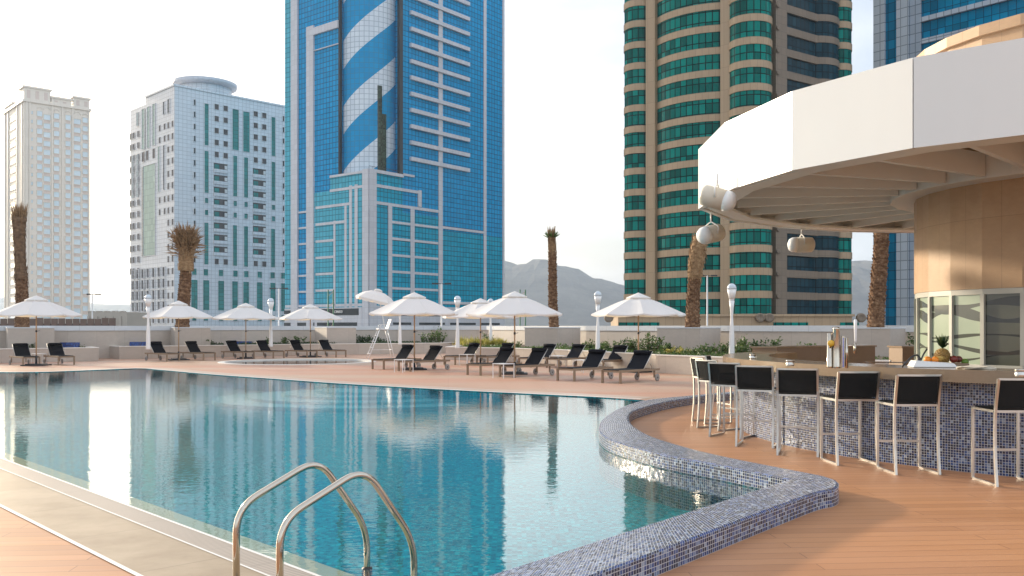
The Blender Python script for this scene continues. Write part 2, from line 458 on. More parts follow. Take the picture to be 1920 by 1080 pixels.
far_edge=[(-26,24),(-23.5,29.2),(-19.5,31.2)]+[g(x,y) for x,y in ((60,698),(200,693),(262,690.8),(300,693.6),(400,702.5),(520,711),(640,719.5),(840,731),(1000,739),(1110,744.3))]
fe=catmull([Vector(p) for p in far_edge],5)
# the far edge runs on under the far arm of the kerb
cut=min(range(NA),key=lambda i:(inn[i]-Vector(g(1212,749.6))).length)
hole=[Vector(p) for p in fe]+[inn[i] for i in range(cut,len(inn))]
Edir=Vector((.689,-.725)).normalized(); Enrm=Vector((.725,.689)).normalized(); E0=Vector((-6.08,10.8))
def E(t,off=0): return E0+Edir*t+Enrm*off
hole.append(Vector((-.39,4.815)))
LEFT_END=E(-19.5)
hole=hole[:-1]+[LEFT_END]   # near edge: straight from the corner to the far left end
kc=Vector(at(560,40.6)); kid=[Vector((kc.x+3.15*math.cos(a),kc.y+3.3*math.sin(a))) for a in [2*PI*i/56 for i in range(56)]]
deck_outer=[Vector(p) for p in ((-45,-8),(30,-8),(34,14),(20.3,26.3),(14.4,32.6),(9.2,38.7),(3.8,45.8),(-1.5,55),(-5,58.4),(-11,55.4),(-16,49.3),(-19.8,45.6),(-26,41),(-45,26))]
def sheet(name,outer,holes,z,mat,flip=False):
    loops=[[Vector((p.x,p.y,0)) for p in L] for L in [outer]+holes]
    tri=geometry.tessellate_polygon(loops)
    pts=[p for L in loops for p in L]
    mb=MB(); fs=[]
    for t in tri:
        a,b,c=[pts[i] for i in t]
        if (b-a).cross(c-a).z<0: t=(t[2],t[1],t[0])
        fs.append(t)
    mb.idx([(p.x,p.y,z) for p in pts],fs)
    return mb.build(name,mat)
structure(sheet('pool_deck',deck_outer,[hole,kid],0,M['deck']))
structure(sheet('pool_water',hole,[],-.014,M['water']))
structure(sheet('pool_floor',[p for p in hole],[],-.40,M['poolfloor']))
mb=MB(); acc=0
n=len(hole)
for i in range(n):
    a=hole[i]; b=hole[(i+1)%n]
    mb.face([(a.x,a.y,-.4),(b.x,b.y,-.4),(b.x,b.y,-.0005),(a.x,a.y,-.0005)])
structure(mb.build('pool_wall',M['poolfloor']))
# wading pool
structure(sheet('wading_pool_water',kid,[],-.03,water('wading pool water',(.35,.42,.45),.8)))
structure(sheet('wading_pool_floor',kid,[],-.25,simple('grey pool tile',(.16,.18,.19),.4,0,.2,8)))
mb=MB()
for i in range(56):
    a,b=kid[i],kid[(i+1)%56]; a2=kc+(a-kc)*1.09; b2=kc+(b-kc)*1.09
    mb.face([(a.x,a.y,.02),(a2.x,a2.y,.02),(b2.x,b2.y,.02),(b.x,b.y,.02)])
    mb.face([(a.x,a.y,-.25),(a.x,a.y,.02),(b.x,b.y,.02),(b.x,b.y,-.25)])
    mb.face([(a2.x,a2.y,0),(b2.x,b2.y,0),(b2.x,b2.y,.02),(a2.x,a2.y,.02)])
structure(mb.build('wading_pool_rim',M['white_line']))
# flat bands along the near edge, each sheet 4 mm above the deck
def strip(name,o0,o1,z,mat,t0=-19.5,t1=9.8):
    mb=MB(); k=40
    for i in range(k):
        a=t0+(t1-t0)*i/k; b=t0+(t1-t0)*(i+1)/k
        p=[E(a,o0),E(b,o0),E(b,o1),E(a,o1)]
        mb.face([(q.x,q.y,z) for q in (p[3],p[2],p[1],p[0])][::-1] if o1>o0 else [(q.x,q.y,z) for q in (p[3],p[2],p[1],p[0])],
                [(a,o1),(b,o1),(b,o0),(a,o0)][::1])
    # a thin front lip down to the water
    return structure(mb.build(name,mat))
T1=8.3
strip('grating_strip',-.028,-.23,.004,M['grating'],t1=T1)
strip('stone_paving',-.245,-.80,.004,M['coping'],t1=T1)
strip('edge_line',0.0,-.028,.006,M['white_line'],t1=T1)
strip('joint_line',-.228,-.247,.007,M['white_line'],t1=T1)
strip('border_line',-.80,-.835,.006,M['white_line'],t1=T1)
strip('submerged_ledge',.27,-.0,-.05,M['ledge'],t1=8.0)
mb=MB()
for i in range(30):
    a=E(-19.5+27.5*i/30,.27); b=E(-19.5+27.5*(i+1)/30,.27)
    mb.face([(a.x,a.y,-.4),(b.x,b.y,-.4),(b.x,b.y,-.05),(a.x,a.y,-.05)])
structure(mb.build('ledge_face',M['poolfloor']))
# pale band on the far edge
def offset_band(P,w0,w1,z,name,mat):
    mb=MB(); acc=0
    for i in range(len(P)-1):
        def nr(k):
            d=(P[min(k+1,len(P)-1)]-P[max(k-1,0)]).normalized(); return Vector((-d.y,d.x))
        a,b=P[i],P[i+1]; na,nb=nr(i),nr(i+1); l=(b-a).length
        q=[a+na*w0,b+nb*w0,b+nb*w1,a+na*w1]
        mb.face([(p.x,p.y,z) for p in q],[(acc,w0),(acc+l,w0),(acc+l,w1),(acc,w1)]); acc+=l
    return structure(mb.build(name,mat))
fe_r=resample(fe+[Vector(g(1200,749))],70)
offset_band(fe_r,0.0,.14,.006,'far_edge_line',M['white_line'])
offset_band(fe_r,.13,.75,.004,'far_stone_band',stone('rose travertine',(.50,.36,.28),(.55,.42,.33),(.58,.46,.37),1.2,.62,1.5,.003,.4))
# submerged curved entry steps
mb=MB(); sx=Vector(g(690,723))
for k,(r,z) in enumerate(((1.1,-.10),(1.8,-.17),(2.5,-.24),(3.2,-.31))):
    P=[sx+Vector((r*1.25*math.cos(a),r*math.sin(a))) for a in [math.radians(150+i*6) for i in range(36)]]
    mb.prism([(p.x,p.y) for p in P],-.41,z)
structure(mb.build('pool_steps',simple('pale teal step tile',(.10,.42,.46),.5,0,.15,12)))

# mosaic kerb
mb=MB(); ui=uo=0; N=len(inn)
for i in range(N-1):
    a,b,c,d=inn[i],inn[i+1],out_[i+1],out_[i]
    li=(b-a).length; lo=(c-d).length
    w=(d-a).length; w2=(c-b).length
    r=.028
    # bevelled edge strip
    ia=a+(d-a).normalized()*r; ib=b+(c-b).normalized()*r; oc=c+(b-c).normalized()*r; od=d+(a-d).normalized()*r
    mb.face([(ia.x,ia.y,CZ),(ib.x,ib.y,CZ),(oc.x,oc.y,CZ),(od.x,od.y,CZ)],[(ui,r),(ui+li,r),(ui+li,w2-r),(ui,w-r)])
    mb.face([(a.x,a.y,CZ-.01),(b.x,b.y,CZ-.01),(ib.x,ib.y,CZ),(ia.x,ia.y,CZ)],[(ui,0),(ui+li,0),(ui+li,r),(ui,r)],1)
    mb.face([(od.x,od.y,CZ),(oc.x,oc.y,CZ),(c.x,c.y,CZ-.01),(d.x,d.y,CZ-.01)],[(uo,r),(uo+lo,r),(uo+lo,0),(uo,0)],1)
    ui+=li; uo+=lo
for path,z0,fl in ((iA,-.4,0),(iB,-.4,0),(oA+oB[1:],0.0,1)):
    u=0; V=[]; FS=[]; UVS=[]
    for i,p in enumerate(path):
        V+=[(p.x,p.y,z0),(p.x,p.y,CZ-.01)]
        if i:
            u1=u+(p-path[i-1]).length; j=2*i
            f=(j-2,j,j+1,j-1); q=[(u,z0),(u1,z0),(u1,CZ-.01),(u,CZ-.01)]
            if fl: f=f[::-1]; q=q[::-1]
            FS.append(f); UVS.append(q); u=u1
    mb.idx(V,FS,0,True,UVS)
k=mb.build('mosaic_kerb',[M['kerb'],M['mosaic_trim']])
tag(k,'curving low kerb of blue and grey glass mosaic around the pool','kerb')

# ------------------------------------------------------------------ pool ladder
def bend(P,r,n=7):
    P=[Vector(p) for p in P]; out=[P[0]]
    for i in range(1,len(P)-1):
        a=(P[i-1]-P[i]); b=(P[i+1]-P[i]); rr=min(r,a.length*.45,b.length*.45)
        p0=P[i]+a.normalized()*rr; p2=P[i]+b.normalized()*rr
        for k in range(n+1):
            t=k/n; out.append(p0*(1-t)**2+P[i]*2*t*(1-t)+p2*t*t)
    out.append(P[-1]); return out
lad=empty('pool_ladder',(-1.6,5.27,0)); tag(lad,'pair of bent stainless steel grab rails over the near stone edge','pool ladder')
L0=Vector((-1.6,5.27,0))
for off in (0,.50):
    wl=Vector((-.94,5.9,0))+Vector((Edir.x,Edir.y,0))*off
    dk=Vector((-1.598,5.275,0))+Vector((Edir.x,Edir.y,0))*off
    pk=dk.lerp(wl,.60)
    pts=[dk+Vector((0,0,0)),dk+Vector((0,0,.50)),pk+Vector((0,0,.735)),wl+Vector((0,0,.245)),wl+Vector((0,0,-.38))]
    m=MB(); m.tube([p-L0 for p in bend(pts,.15,9)],.0205,16); m.build('handrail',M['steel'],lad)
    m=MB(); m.lathe([(.05,0),(.05,.008),(.022,.014)],20,dk-L0+Vector((0,0,.005))); m.build('floor_flange',M['steel'],lad)
    m=MB(); m.lathe([(.034,0),(.034,.05)],16,wl-L0+Vector((0,0,-.06))); m.build('wall_socket',M['dark'],lad)
for z in (-.2,):
    a=Vector((-.94,5.9,z)); b=a+Vector((Edir.x,Edir.y,0))*.5
    m=MB(); m.bar(a-L0,b-L0,.06,.02); m.build('rung',M['steel'],lad)

# ------------------------------------------------------------------ parapet + planters
W=[(-45,25.5),(-26,40.6),(-19.6,45.2),(-16,48.9),(-11,55),(-5,58),(-1.5,54.6),(3.7,45.4),(9.1,38.3),(14.3,32.2),(20.2,25.9),(34,13.5)]
def thick_line(P,th):
    P=[Vector(p) for p in P]; L=[];R=[]
    for i,p in enumerate(P):
        d1=(P[i]-P[i-1]).normalized() if i else (P[1]-P[0]).normalized()
        d2=(P[i+1]-P[i]).normalized() if i<len(P)-1 else d1
        n1=Vector((-d1.y,d1.x)); n2=Vector((-d2.y,d2.x)); nn=(n1+n2).normalized(); k=th/max(.4,nn.dot(n1))
        L.append(p+nn*k); R.append(p)
    return R,L
def wall_mesh(mb,P,th,z0,z1,mi=0,off=0,close=True):
    R,L=thick_line(P,th)
    if off: R=thick_line(P,-off)[1]
    acc=0
    for i in range(len(R)-1):
        a,b,c,d=R[i],R[i+1],L[i+1],L[i]; l=(b-a).length
        mb.face([(a.x,a.y,z0),(b.x,b.y,z0),(b.x,b.y,z1),(a.x,a.y,z1)],[(acc,z0),(acc+l,z0),(acc+l,z1),(acc,z1)],mi)
        mb.face([(c.x,c.y,z0),(d.x,d.y,z0),(d.x,d.y,z1),(c.x,c.y,z1)],[(acc+l,z0),(acc,z0),(acc,z1),(acc+l,z1)],mi)
        mb.face([(a.x,a.y,z1),(b.x,b.y,z1),(c.x,c.y,z1),(d.x,d.y,z1)],[(acc,0),(acc+l,0),(acc+l,th),(acc,th)],mi)
        mb.face([(a.x,a.y,z0),(d.x,d.y,z0),(c.x,c.y,z0),(b.x,b.y,z0)],None,mi)
        acc+=l
    if close:
        for a,d in ((R[0],L[0]),(L[-1],R[-1])):
            mb.face([(d.x,d.y,z0),(a.x,a.y,z0),(a.x,a.y,z1),(d.x,d.y,z1)],None,mi)
par=empty('parapet_wall',(0,54,0)); tag(par,'long beige stone parapet with white metal capping behind the deck','wall')
m=MB(); wall_mesh(m,W,.3,0,1.37); o=m.build('wall_panel',M['parapet'],par,(0,-54,0))
m=MB(); wall_mesh(m,W,.34,1.37,1.605,0,.04); m.build('capping',M['cap_white'],par,(0,-54,0))

PZ=.62
def planter(name,front,soil,label,closed_left=None,closed_right=None):
    root=empty('planter',(front[0][0],front[0][1],0)); tag(root,label,'planter')
    loc=(-front[0][0],-front[0][1],0)
    m=MB(); wall_mesh(m,front,.22,0,PZ-.035); m.build('wall_panel',M['parapet'],root,loc)
    m=MB(); wall_mesh(m,front,.25,PZ-.035,PZ,0,.02); m.build('coping',M['white_line'],root,loc)
    m=MB()
    P=[Vector(p) for p in soil]
    tri=geometry.tessellate_polygon([[Vector((p.x,p.y,0)) for p in P]])
    m.idx([(p.x,p.y,PZ-.06) for p in P],[t if (P[t[1]]-P[t[0]]).to_3d().cross((P[t[2]]-P[t[0]]).to_3d()).z>0 else t[::-1] for t in tri])
    m.build('soil',M['mulch'],root,loc)
    return root
Afr=[(-30,32.5),(-24.5,36.8),(-18.9,41.6),(-20.0,43.2)]
planter('A',Afr,[(-30,32.6),(-18.9,41.7),(-20.6,44.4),(-26,40.5),(-33,35)],'low beige planter behind the two leftmost loungers')
Bfr=[(-19.9,45.0),(-18.9,43.8),(-16.3,45.6),(-10.65,50.3),(-6,52.6),(-4.1,53.5),(-3.2,56.4)]
planter('B',Bfr,[(-18.9,43.9),(-16.3,45.7),(-10.65,50.4),(-6,52.7),(-4.1,53.6),(-3,56.6),(-5,57.9),(-11,54.9),(-16,48.8),(-19.5,45.1)],'low beige planter running behind the row of six loungers')
Cfr=[(-1.9,53.5),(-3.14,43),(0,40.3),(2.28,37),(4.0,33.2),(4.9,30.6),(6.84,28),(9.3,26.2),(13,23.5),(18,20),(24,14)]
planter('C',Cfr,[(-3.1,43.1),(0,40.4),(2.28,37.1),(4.1,33.3),(5,30.7),(6.84,28.1),(9.3,26.3),(13,23.6),(18,20.1),(24,14.1),(33,14),(20.2,25.8),(14.3,32.1),(9.1,38.2),(3.7,45.3),(-1.5,54.5)],'sunlit low planter curving behind the right hand loungers')

def tall_box(c,t,w,d,label):
    n=(-t[1],t[0])
    root=empty('palm_planter',(c[0],c[1],0)); tag(root,label,'planter')
    P=[(0,0),(t[0]*w,t[1]*w),(t[0]*w+n[0]*d,t[1]*w+n[1]*d),(n[0]*d,n[1]*d)]
    m=MB(); m.prism(P,0,1.49); m.build('planter_wall',M['parapet'],root)
    cx=sum(p[0] for p in P)/4; cy=sum(p[1] for p in P)/4
    Q=[(cx+(p[0]-cx)*1.02,cy+(p[1]-cy)*1.02) for p in P]
    m=MB(); m.prism(Q,1.49,1.535); m.build('coping',M['cap_white'],root)
tR=(.8,-.6); tL=(.85,.527)
tall_box(at(14,41),tL,1.9,1.7,'tall stone box under the leftmost palm')
tall_box(at(328,46.2),tL,1.76,1.7,'tall stone box under the palm with the bushy cropped head')
tall_box(at(613,51.2),tL,1.75,2.0,'tall stone box with nothing growing in it, left of the lifeguard chair')
tall_box((.62,44),tR,1.9,2.0,'tall stone box under the slim palm in the middle')
tall_box((5.98,37.5),tR,1.9,2.0,'tall stone box under the leaning palm before the brown tower')
tall_box((11.1,31.5),tR,1.9,2.0,'tall stone box under the rightmost palm')

# blue tiled troughs set in the planters
M['trough']=mosaic('cobalt tile',[(0,(.01,.05,.25)),(.4,(.02,.10,.40)),(.7,(.01,.03,.16))],.06,(.1,.12,.2))
def trough(px0,px1,Y,y0,y1,label):
    x0=at(px0,Y)[0]; x1=at(px1,Y)[0]; z0=PZ-.1; z1=zat(y0,Y)
    m=MB(); m.box(x0,x1,0,.25,z0,z1); o=m.build('tile_panel',M['trough']); o.location=(0,Y,0)
    tag(o,label,'tile panel')
trough(112,145,42.6,642,651,'cobalt blue tiled panel behind the second lounger from the left')
trough(243,277,45.6,641,649,'cobalt blue tiled panel left of the leftmost lamp post')
trough(436,470,49.6,640,648,'cobalt blue tiled panel behind the third umbrella from the left')

# ------------------------------------------------------------------ vegetation
def leaf(mb,c,d,l,w,mi=0):
    d=d.normalized(); s=d.cross(Vector((random.uniform(-1,1),random.uniform(-1,1),random.uniform(-.2,1)))).normalized()*w/2
    mb.face([c,c+d*l*.45+s,c+d*l,c+d*l*.45-s],None,mi)
def shrub_mesh(h,r,n,ll,spiky=False):
    mb=MB()
    ns=max(4,int(n/22))
    for i in range(ns):
        a=random.uniform(0,2*PI); rr=r*math.sqrt(random.random()); hh=h*random.uniform(.55,1)*(1-.35*rr/r)
        b=Vector((rr*.5*math.cos(a),rr*.5*math.sin(a),0)); tp=Vector((rr*math.cos(a),rr*math.sin(a),hh))
        if not spiky: mb.tube([b,b.lerp(tp,.5)+Vector((0,0,.04)),tp],[.008,.006,.003],4,1,False)
        for k in range(int(n/ns)):
            t=random.uniform(.15,1)
            p=b.lerp(tp,t)+Vector((random.gauss(0,.04),random.gauss(0,.04),random.gauss(0,.03)))
            if spiky: d=Vector((random.gauss(0,.35),random.gauss(0,.35),1)); leaf(mb,b+Vector((random.gauss(0,.12),random.gauss(0,.12),0)),d,hh*random.uniform(.6,1.1),ll*.22)
            else: d=Vector((random.gauss(0,1),random.gauss(0,1),random.gauss(.5,.6))); leaf(mb,p,d,ll*random.uniform(.6,1.2),ll*.45)
    return mb
proto_sh=[]
def shrub(px,Y,h,r,n,mat,label,ll=.11,spiky=False,z=PZ-.07,name='shrub'):
    x,y=at(px,Y); o=shrub_mesh(h,r,n,ll,spiky).build(name,[M[mat],M['bark']]); o.location=(x,y,z)
    tag(o,label,'shrub' if not spiky else 'grass clump')
shrub(62,41.4,.28,.35,90,'leaf','small sparse shrub between the two leftmost loungers')
shrub(150,43.0,.22,.3,70,'leaf','tiny shrub at the right end of the leftmost planter')
shrub(388,47.3,.45,.35,160,'leaf','spiky green shrub beside the bushy headed palm box',.16)
shrub(500,50.4,.45,.3,110,'leaf','green sapling left of the second lamp post from the left',.15)
shrub(536,50.8,.42,.4,150,'leaf','green shrub behind the fifth lounger of the left row',.15)
shrub(560,51.2,.55,.5,120,'leaf','broad leaved shrub left of the empty stone box',.17)
shrub(642,53.0,.3,.25,60,'leaf','thin shrub in front of the empty stone box')
shrub(680,54.2,.62,.8,500,'leaf_dark','dense dark bush behind the lifeguard chair left side',.14)
shrub(712,54.6,.45,.6,280,'leaf_dark','low dark bush behind the lifeguard chair ladder',.12)
shrub(800,54.9,1.0,.55,330,'leaf','tall loose shrub against the wall left of the middle umbrella pole',.14)
shrub(823,54.9,1.15,.6,420,'leaf','tallest loose shrub against the wall in the middle',.14)
shrub(912,50.5,.95,.4,170,'leaf','leggy shrub rising above the yellow grasses',.13)
for i,(px,Y) in enumerate(((868,47.0),(884,46.0),(901,46.2),(919,45.4),(936,46.0))):
    lb=['yellow green grass clump next to the lamp post, leftmost of five','yellow green grass clump second from the lamp post','yellow green grass clump middle one of five behind the umbrellas','yellow green grass clump fourth from the lamp post','yellow green grass clump nearest to the middle palm, rightmost of five'][i]
    shrub(px,Y,.75,.55,330,'leaf_yellow',lb,.2,True,name='grass_clump')
shrub(963,44.5,.35,.5,260,'leaf','bright low shrub behind the tallest umbrella pole',.10)
shrub(1055,41.0,.35,.3,110,'leaf','small shrub below the slim palm box',.11)
shrub(1078,40.0,.30,.35,110,'leaf','sparse shrub right of the slim palm box',.11)
shrub(1110,38.5,.50,.5,340,'leaf','leafy shrub left of the lamp post before the hills',.12)
shrub(1145,37.0,.50,.6,420,'leaf','leafy shrub right of the lamp post before the hills',.12)
shrub(1172,35.8,.48,.5,330,'leaf_dark','dark shrub left of the rightmost umbrella pole',.12)
shrub(1190,35.6,.85,.35,230,'leaf','upright shrub just left of the rightmost umbrella pole',.13)
shrub(1222,34.8,.95,.55,460,'leaf','tall bush just right of the rightmost umbrella pole',.13)
shrub(1247,33.8,.45,.5,300,'leaf','shrub at the foot of the leaning palm box left corner',.12)
shrub(1272,32.6,.34,.5,260,'leaf_yellow','yellowish low shrub before the leaning palm box',.10)
shrub(1300,31.6,.34,.5,280,'leaf','green low shrub before the leaning palm box',.10)
shrub(1328,31.6,.55,.4,230,'leaf','shrub at the right corner of the leaning palm box',.12)
shrub(1356,31.6,.55,.4,220,'leaf','shrub left of the rightmost lamp post',.12)
shrub(1386,31.0,.50,.35,200,'leaf','shrub right of the rightmost lamp post',.12)
shrub(1402,32.0,.85,.45,280,'leaf','taller shrub right of the rightmost lamp post',.13)
shrub(1430,31.8,.70,.4,240,'leaf_dark','dark shrub behind the left bar corner',.13)
shrub(1462,32.5,.75,.35,130,'leaf','thin shrub with one high shoot behind the bar',.13)
shrub(1505,31.5,.55,.4,100,'leaf','sparse shrub behind the brown bar cabinet',.12)
shrub(1528,31.0,.6,.35,90,'leaf','sparse shrub left of the beer tap',.12)
shrub(1712,27.5,1.15,.35,170,'leaf_dark','leggy dark shrub between the rightmost palm box and the bar drum',.13)
# ground cover reads as one mass
def cover(P,hw,n,label,mat,dens=.12,zz=PZ-.06):
    mb=MB(); P=[Vector(p) for p in P]; L=[(b-a).length for a,b in zip(P,P[1:])]; T=sum(L)
    for i in range(n):
        s=random.uniform(0,T); j=0
        while s>L[j]: s-=L[j]; j+=1
        d=(P[j+1]-P[j]).normalized(); p=P[j]+d*s+Vector((-d.y,d.x))*random.uniform(0,hw)
        if noise.noise(Vector((p.x*.7,p.y*.7,0)))<-.12: continue
        h=random.uniform(.02,dens)
        leaf(mb,Vector((p.x,p.y,zz+h*.5)),Vector((random.gauss(0,1),random.gauss(0,1),random.gauss(.5,.5))),.11,.05)
    o=mb.build('ground_cover',M[mat]); tag(o,label,'ground cover',None,'stuff')
cover([(-15.3,46.9),(-10.6,50.9),(-6,53.1),(-4.3,53.8)],1.6,3600,'low green planting in the bed behind the left loungers','leaf_dark',.22)
cover([(-2.4,44),(0.1,40.9),(2.4,37.7),(4.3,33.8),(5.2,31.2),(7,28.7),(9.4,26.8),(13,24.2)],2.2,6500,'low green planting in the bed behind the right loungers','leaf',.16)

def palm(px,Y,kind,h,r,label,lean=0,group='palms in the stone boxes'):
    x,y=at(px,Y); root=empty('date_palm',(x,y,1.53)); tag(root,label,'palm tree',None)
    rnd=random.Random(int(px))
    def axis(z):
        t=z/h; return Vector((lean*t+.06*math.sin(t*4+px),.03*math.sin(t*5),z))
    hs={'tied':.42,'bushy':.60,'slim':.78,'lean':.52,'stub':1.0}[kind]*h
    m=MB(); N=26
    pts=[axis(hs*i/N) for i in range(N+1)]; rad=[r*(1.0-.22*i/N)*(1+.05*math.sin(i*2.1)) for i in range(N+1)]
    rad[0]*=1.12
    m.tube(pts,rad,14,0)
    rows=int(hs/.11)
    for k in range(rows):
        z=(k+.3)*hs/rows; c=axis(z); rr=r*(1.0-.22*z/hs)
        nb=9
        for q in range(nb):
            a=2*PI*(q+.5*(k%2))/nb+rnd.uniform(-.12,.12); o=Vector((math.cos(a),math.sin(a),0)); s=Vector((-o.y,o.x,0))
            w=.30*r*rnd.uniform(.8,1.2); hh=.12*rnd.uniform(.8,1.3); pr=.055*rnd.uniform(.5,1.5)
            b=c+o*rr*.93
            A=b-s*w-Vector((0,0,hh*.5)); B=b+s*w-Vector((0,0,hh*.5)); C=b+o*pr+s*w*.45+Vector((0,0,hh*.6)); D=b+o*pr-s*w*.45+Vector((0,0,hh*.6)); E_=b+Vector((0,0,hh*.9))
            m.face([A,B,C,D]); m.face([B,E_,C]); m.face([A,D,E_]); m.face([D,C,E_])
    m.build('trunk',M['bark'],root)
    if kind!='stub':
        m=MB(); N=22; pts=[axis(hs+(h-hs)*i/N*.94) for i in range(N+1)]
        prof={'tied':lambda t:.95-.25*math.sin(t*PI)+.12*t,'bushy':lambda t:1.15-.25*t,'slim':lambda t:.75+.1*math.sin(t*6),'lean':lambda t:.95+.20*math.sin(t*PI)}[kind]
        rad=[r*prof(i/N)*(1+.07*math.sin(i*3.7)) for i in range(N+1)]
        m.tube(pts,rad,16,0)
        for k in range(420):                      # hanging fibres and tied frond stems
            t=rnd.random(); c=axis(hs+(h-hs)*t*.93); a=rnd.uniform(0,2*PI); o=Vector((math.cos(a),math.sin(a),0))
            rr=r*prof(t)
            leaf(m,c+o*rr*.96,Vector((o.x*.12,o.y*.12,rnd.choice((1,1,-.6)))),rnd.uniform(.15,.4),.03)
        m.build('fibre_sleeve',M['fibre_dark' if kind=='tied' else 'fibre'],root)
    m=MB()
    top=axis(h*.92)
    n,spread,ln,mt={'tied':(420,.30,1.15,'fibre'),'bushy':(900,.75,1.15,'fibre'),'slim':(110,.22,.8,'fibre'),'lean':(220,.5,.5,'fibre'),'stub':(240,.45,.7,'fibre')}[kind]
    for k in range(n):
        a=rnd.uniform(0,2*PI); q=spread*math.sqrt(rnd.random()); o=Vector((math.cos(a),math.sin(a),0))
        st=top-Vector((0,0,rnd.uniform(0,.5 if kind!='bushy' else .9)))+o*r*.6*rnd.random()
        d=Vector((o.x*q,o.y*q,1))
        if kind=='bushy' and rnd.random()<.15: d.z=rnd.uniform(-.1,.5)
        l=ln*rnd.uniform(.5,1.0)
        leaf(m,st,d,l,.05)
        if kind=='bushy': leaf(m,st+d.normalized()*l*.6,Vector((d.x+rnd.gauss(0,.3),d.y+rnd.gauss(0,.3),d.z)),l*.4,.05)
    if kind=='slim':
        for k in range(60):
            a=rnd.uniform(0,2*PI); o=Vector((math.cos(a),math.sin(a),0)); leaf(m,top+o*.12,Vector((o.x*.45,o.y*.45,rnd.uniform(.2,1))),.42,.05,1)
    m.build('crown',[M[mt],M['leaf']],root)
    return root
palm(39,42.4,'tied',5.3,.30,'leftmost palm with its fronds tied upright in a narrow dark bundle')
palm(344,47.4,'bushy',4.9,.34,'palm with a bushy cropped brown head before the white tower',.12)
palm(1041,44.8,'slim',4.75,.22,'slim palm with a small green tuft in front of the hills',-.25)
palm(1297,38.0,'lean',3.9,.29,'leaning palm with a swollen fibre head before the brown tower',.35)
palm(1645,32.2,'stub',4.5,.27,'rightmost palm, its rough trunk running up behind the canopy',.12)

# ------------------------------------------------------------------ lamps
lp=MB()
lamp0=empty('lamp_post')
m=MB(); m.lathe([(.10,0),(.095,.05),(.085,.5),(.08,.75),(.045,1.22),(.042,1.34),(.06,1.6),(.088,1.83)],18); m.build('post',M['white'],lamp0)
m=MB(); m.lathe([(.086,1.83),(.078,1.85),(.086,1.875)],18); m.build('collar',M['frame'],lamp0)
m=MB(); m.lathe([(.085,1.875),(.125,2.06),(.152,2.20)],18); m.build('shade',M['white'],lamp0)
m=MB(); m.lathe([(.152,2.20),(.15,2.27),(.12,2.34),(.07,2.385),(.01,2.40)],18); m.build('diffuser',simple('frosted lamp dome',(.55,.62,.68),.15,0,.05),lamp0)
LT=PZ+2.40
for i,(px,yt,lb) in enumerate(((278,550,'leftmost lamp post, in front of the white tower corner'),(508,557,'lamp post between the third and fourth umbrella from the left'),
    (750,None,'lamp post whose head is hidden behind the middle left umbrella'),(858,552.5,'lamp post right of the big middle left umbrella'),
    (920,None,'lamp post rising from the yellow grasses, its head behind the umbrellas'),(1121,543.5,'lamp post in front of the hills, left of the rightmost umbrella'),(1372,528.5,'rightmost lamp post, before the brown tower'))):
    o=lamp0 if i==0 else copy_tree(lamp0)
    Y=(LT-EYE)*F/(HY-yt) if yt else {750:50.5,920:45.5}[px]
    x,y=at(px,Y); o.location=(x,y,PZ-.05)
    tag(o,lb,'lamp post','white sculpted lamp posts along the planters')

# ------------------------------------------------------------------ umbrellas
def make_umbrella():
    root=empty('parasol')
    R=1.62; ze=1.99; zp=2.60
    m=MB(); n=8
    rings=[(.22,zp-.03),(.7,2.40),(1.15,2.20),(R,ze)]
    for q in range(n):
        a0=2*PI*q/n+.2; a1=2*PI*(q+1)/n+.2; K=6
        for i in range(len(rings)-1):
            for k in range(K):
                P=[]
                for (r,z),(t) in ((rings[i],k/K),(rings[i],(k+1)/K),(rings[i+1],(k+1)/K),(rings[i+1],k/K)):
                    A=Vector((r*math.cos(a0),r*math.sin(a0),z)); B=Vector((r*math.cos(a1),r*math.sin(a1),z))
                    p=A.lerp(B,t); sag=4*t*(1-t)
                    p.z-=sag*.045*r/R; p.x*=1-.02*sag*(r/R); p.y*=1-.02*sag*(r/R)
                    P.append(p)
                m.face(P[::-1],None,0,True)
                if i==len(rings)-2:
                    m.face([P[3],P[2],P[2]-Vector((0,0,.05)),P[3]-Vector((0,0,.05))],None,0,True)
    can=m.build('canopy',M['canvas'],root)
    m=MB()
    for q in range(n):
        a0=2*PI*q/n+.2; a1=2*PI*(q+1)/n+.2
        A=Vector((.42*math.cos(a0),.42*math.sin(a0),2.555)); B=Vector((.42*math.cos(a1),.42*math.sin(a1),2.555))
        m.face([B,A,(0,0,2.73)]); m.face([A,B,B-Vector((0,0,.04)),A-Vector((0,0,.04))])
    m.build('vent_cap',M['canvas'],can)
    m=MB(); m.tube([(0,0,.1),(0,0,2.66)],.024,10); m.build('pole',M['pole_wood'],root)
    m=MB(); m.lathe([(.05,2.03),(.06,2.06),(.06,2.12),(.03,2.15)],10); m.build('hub',M['pole_wood'],root)
    m=MB(); m.tube([(.0,0,1.33),(.12,.03,1.36)],.008,6); m.lathe([(.034,1.3),(.034,1.38)],10); m.build('clamp',M['dark'],root)
    for q in range(n):
        a=2*PI*q/n+.2; c,s=math.cos(a),math.sin(a)
        m=MB(); m.bar((.04*c,.04*s,2.54),(R*.985*c,R*.985*s,ze-.035),.018,.03)
        m.bar((.05*c,.05*s,2.07),(.8*c,.8*s,2.30),.016,.022); m.build('rib',M['pole_wood'],root)
    m=MB(); m.box(-.42,.42,-.42,.42,.0,.045); m.box(-.3,.3,-.3,.3,.045,.08); m.lathe([(.04,.08),(.04,.4)],12); m.build('base_plate',M['dark'],root)
    return root
um0=make_umbrella()
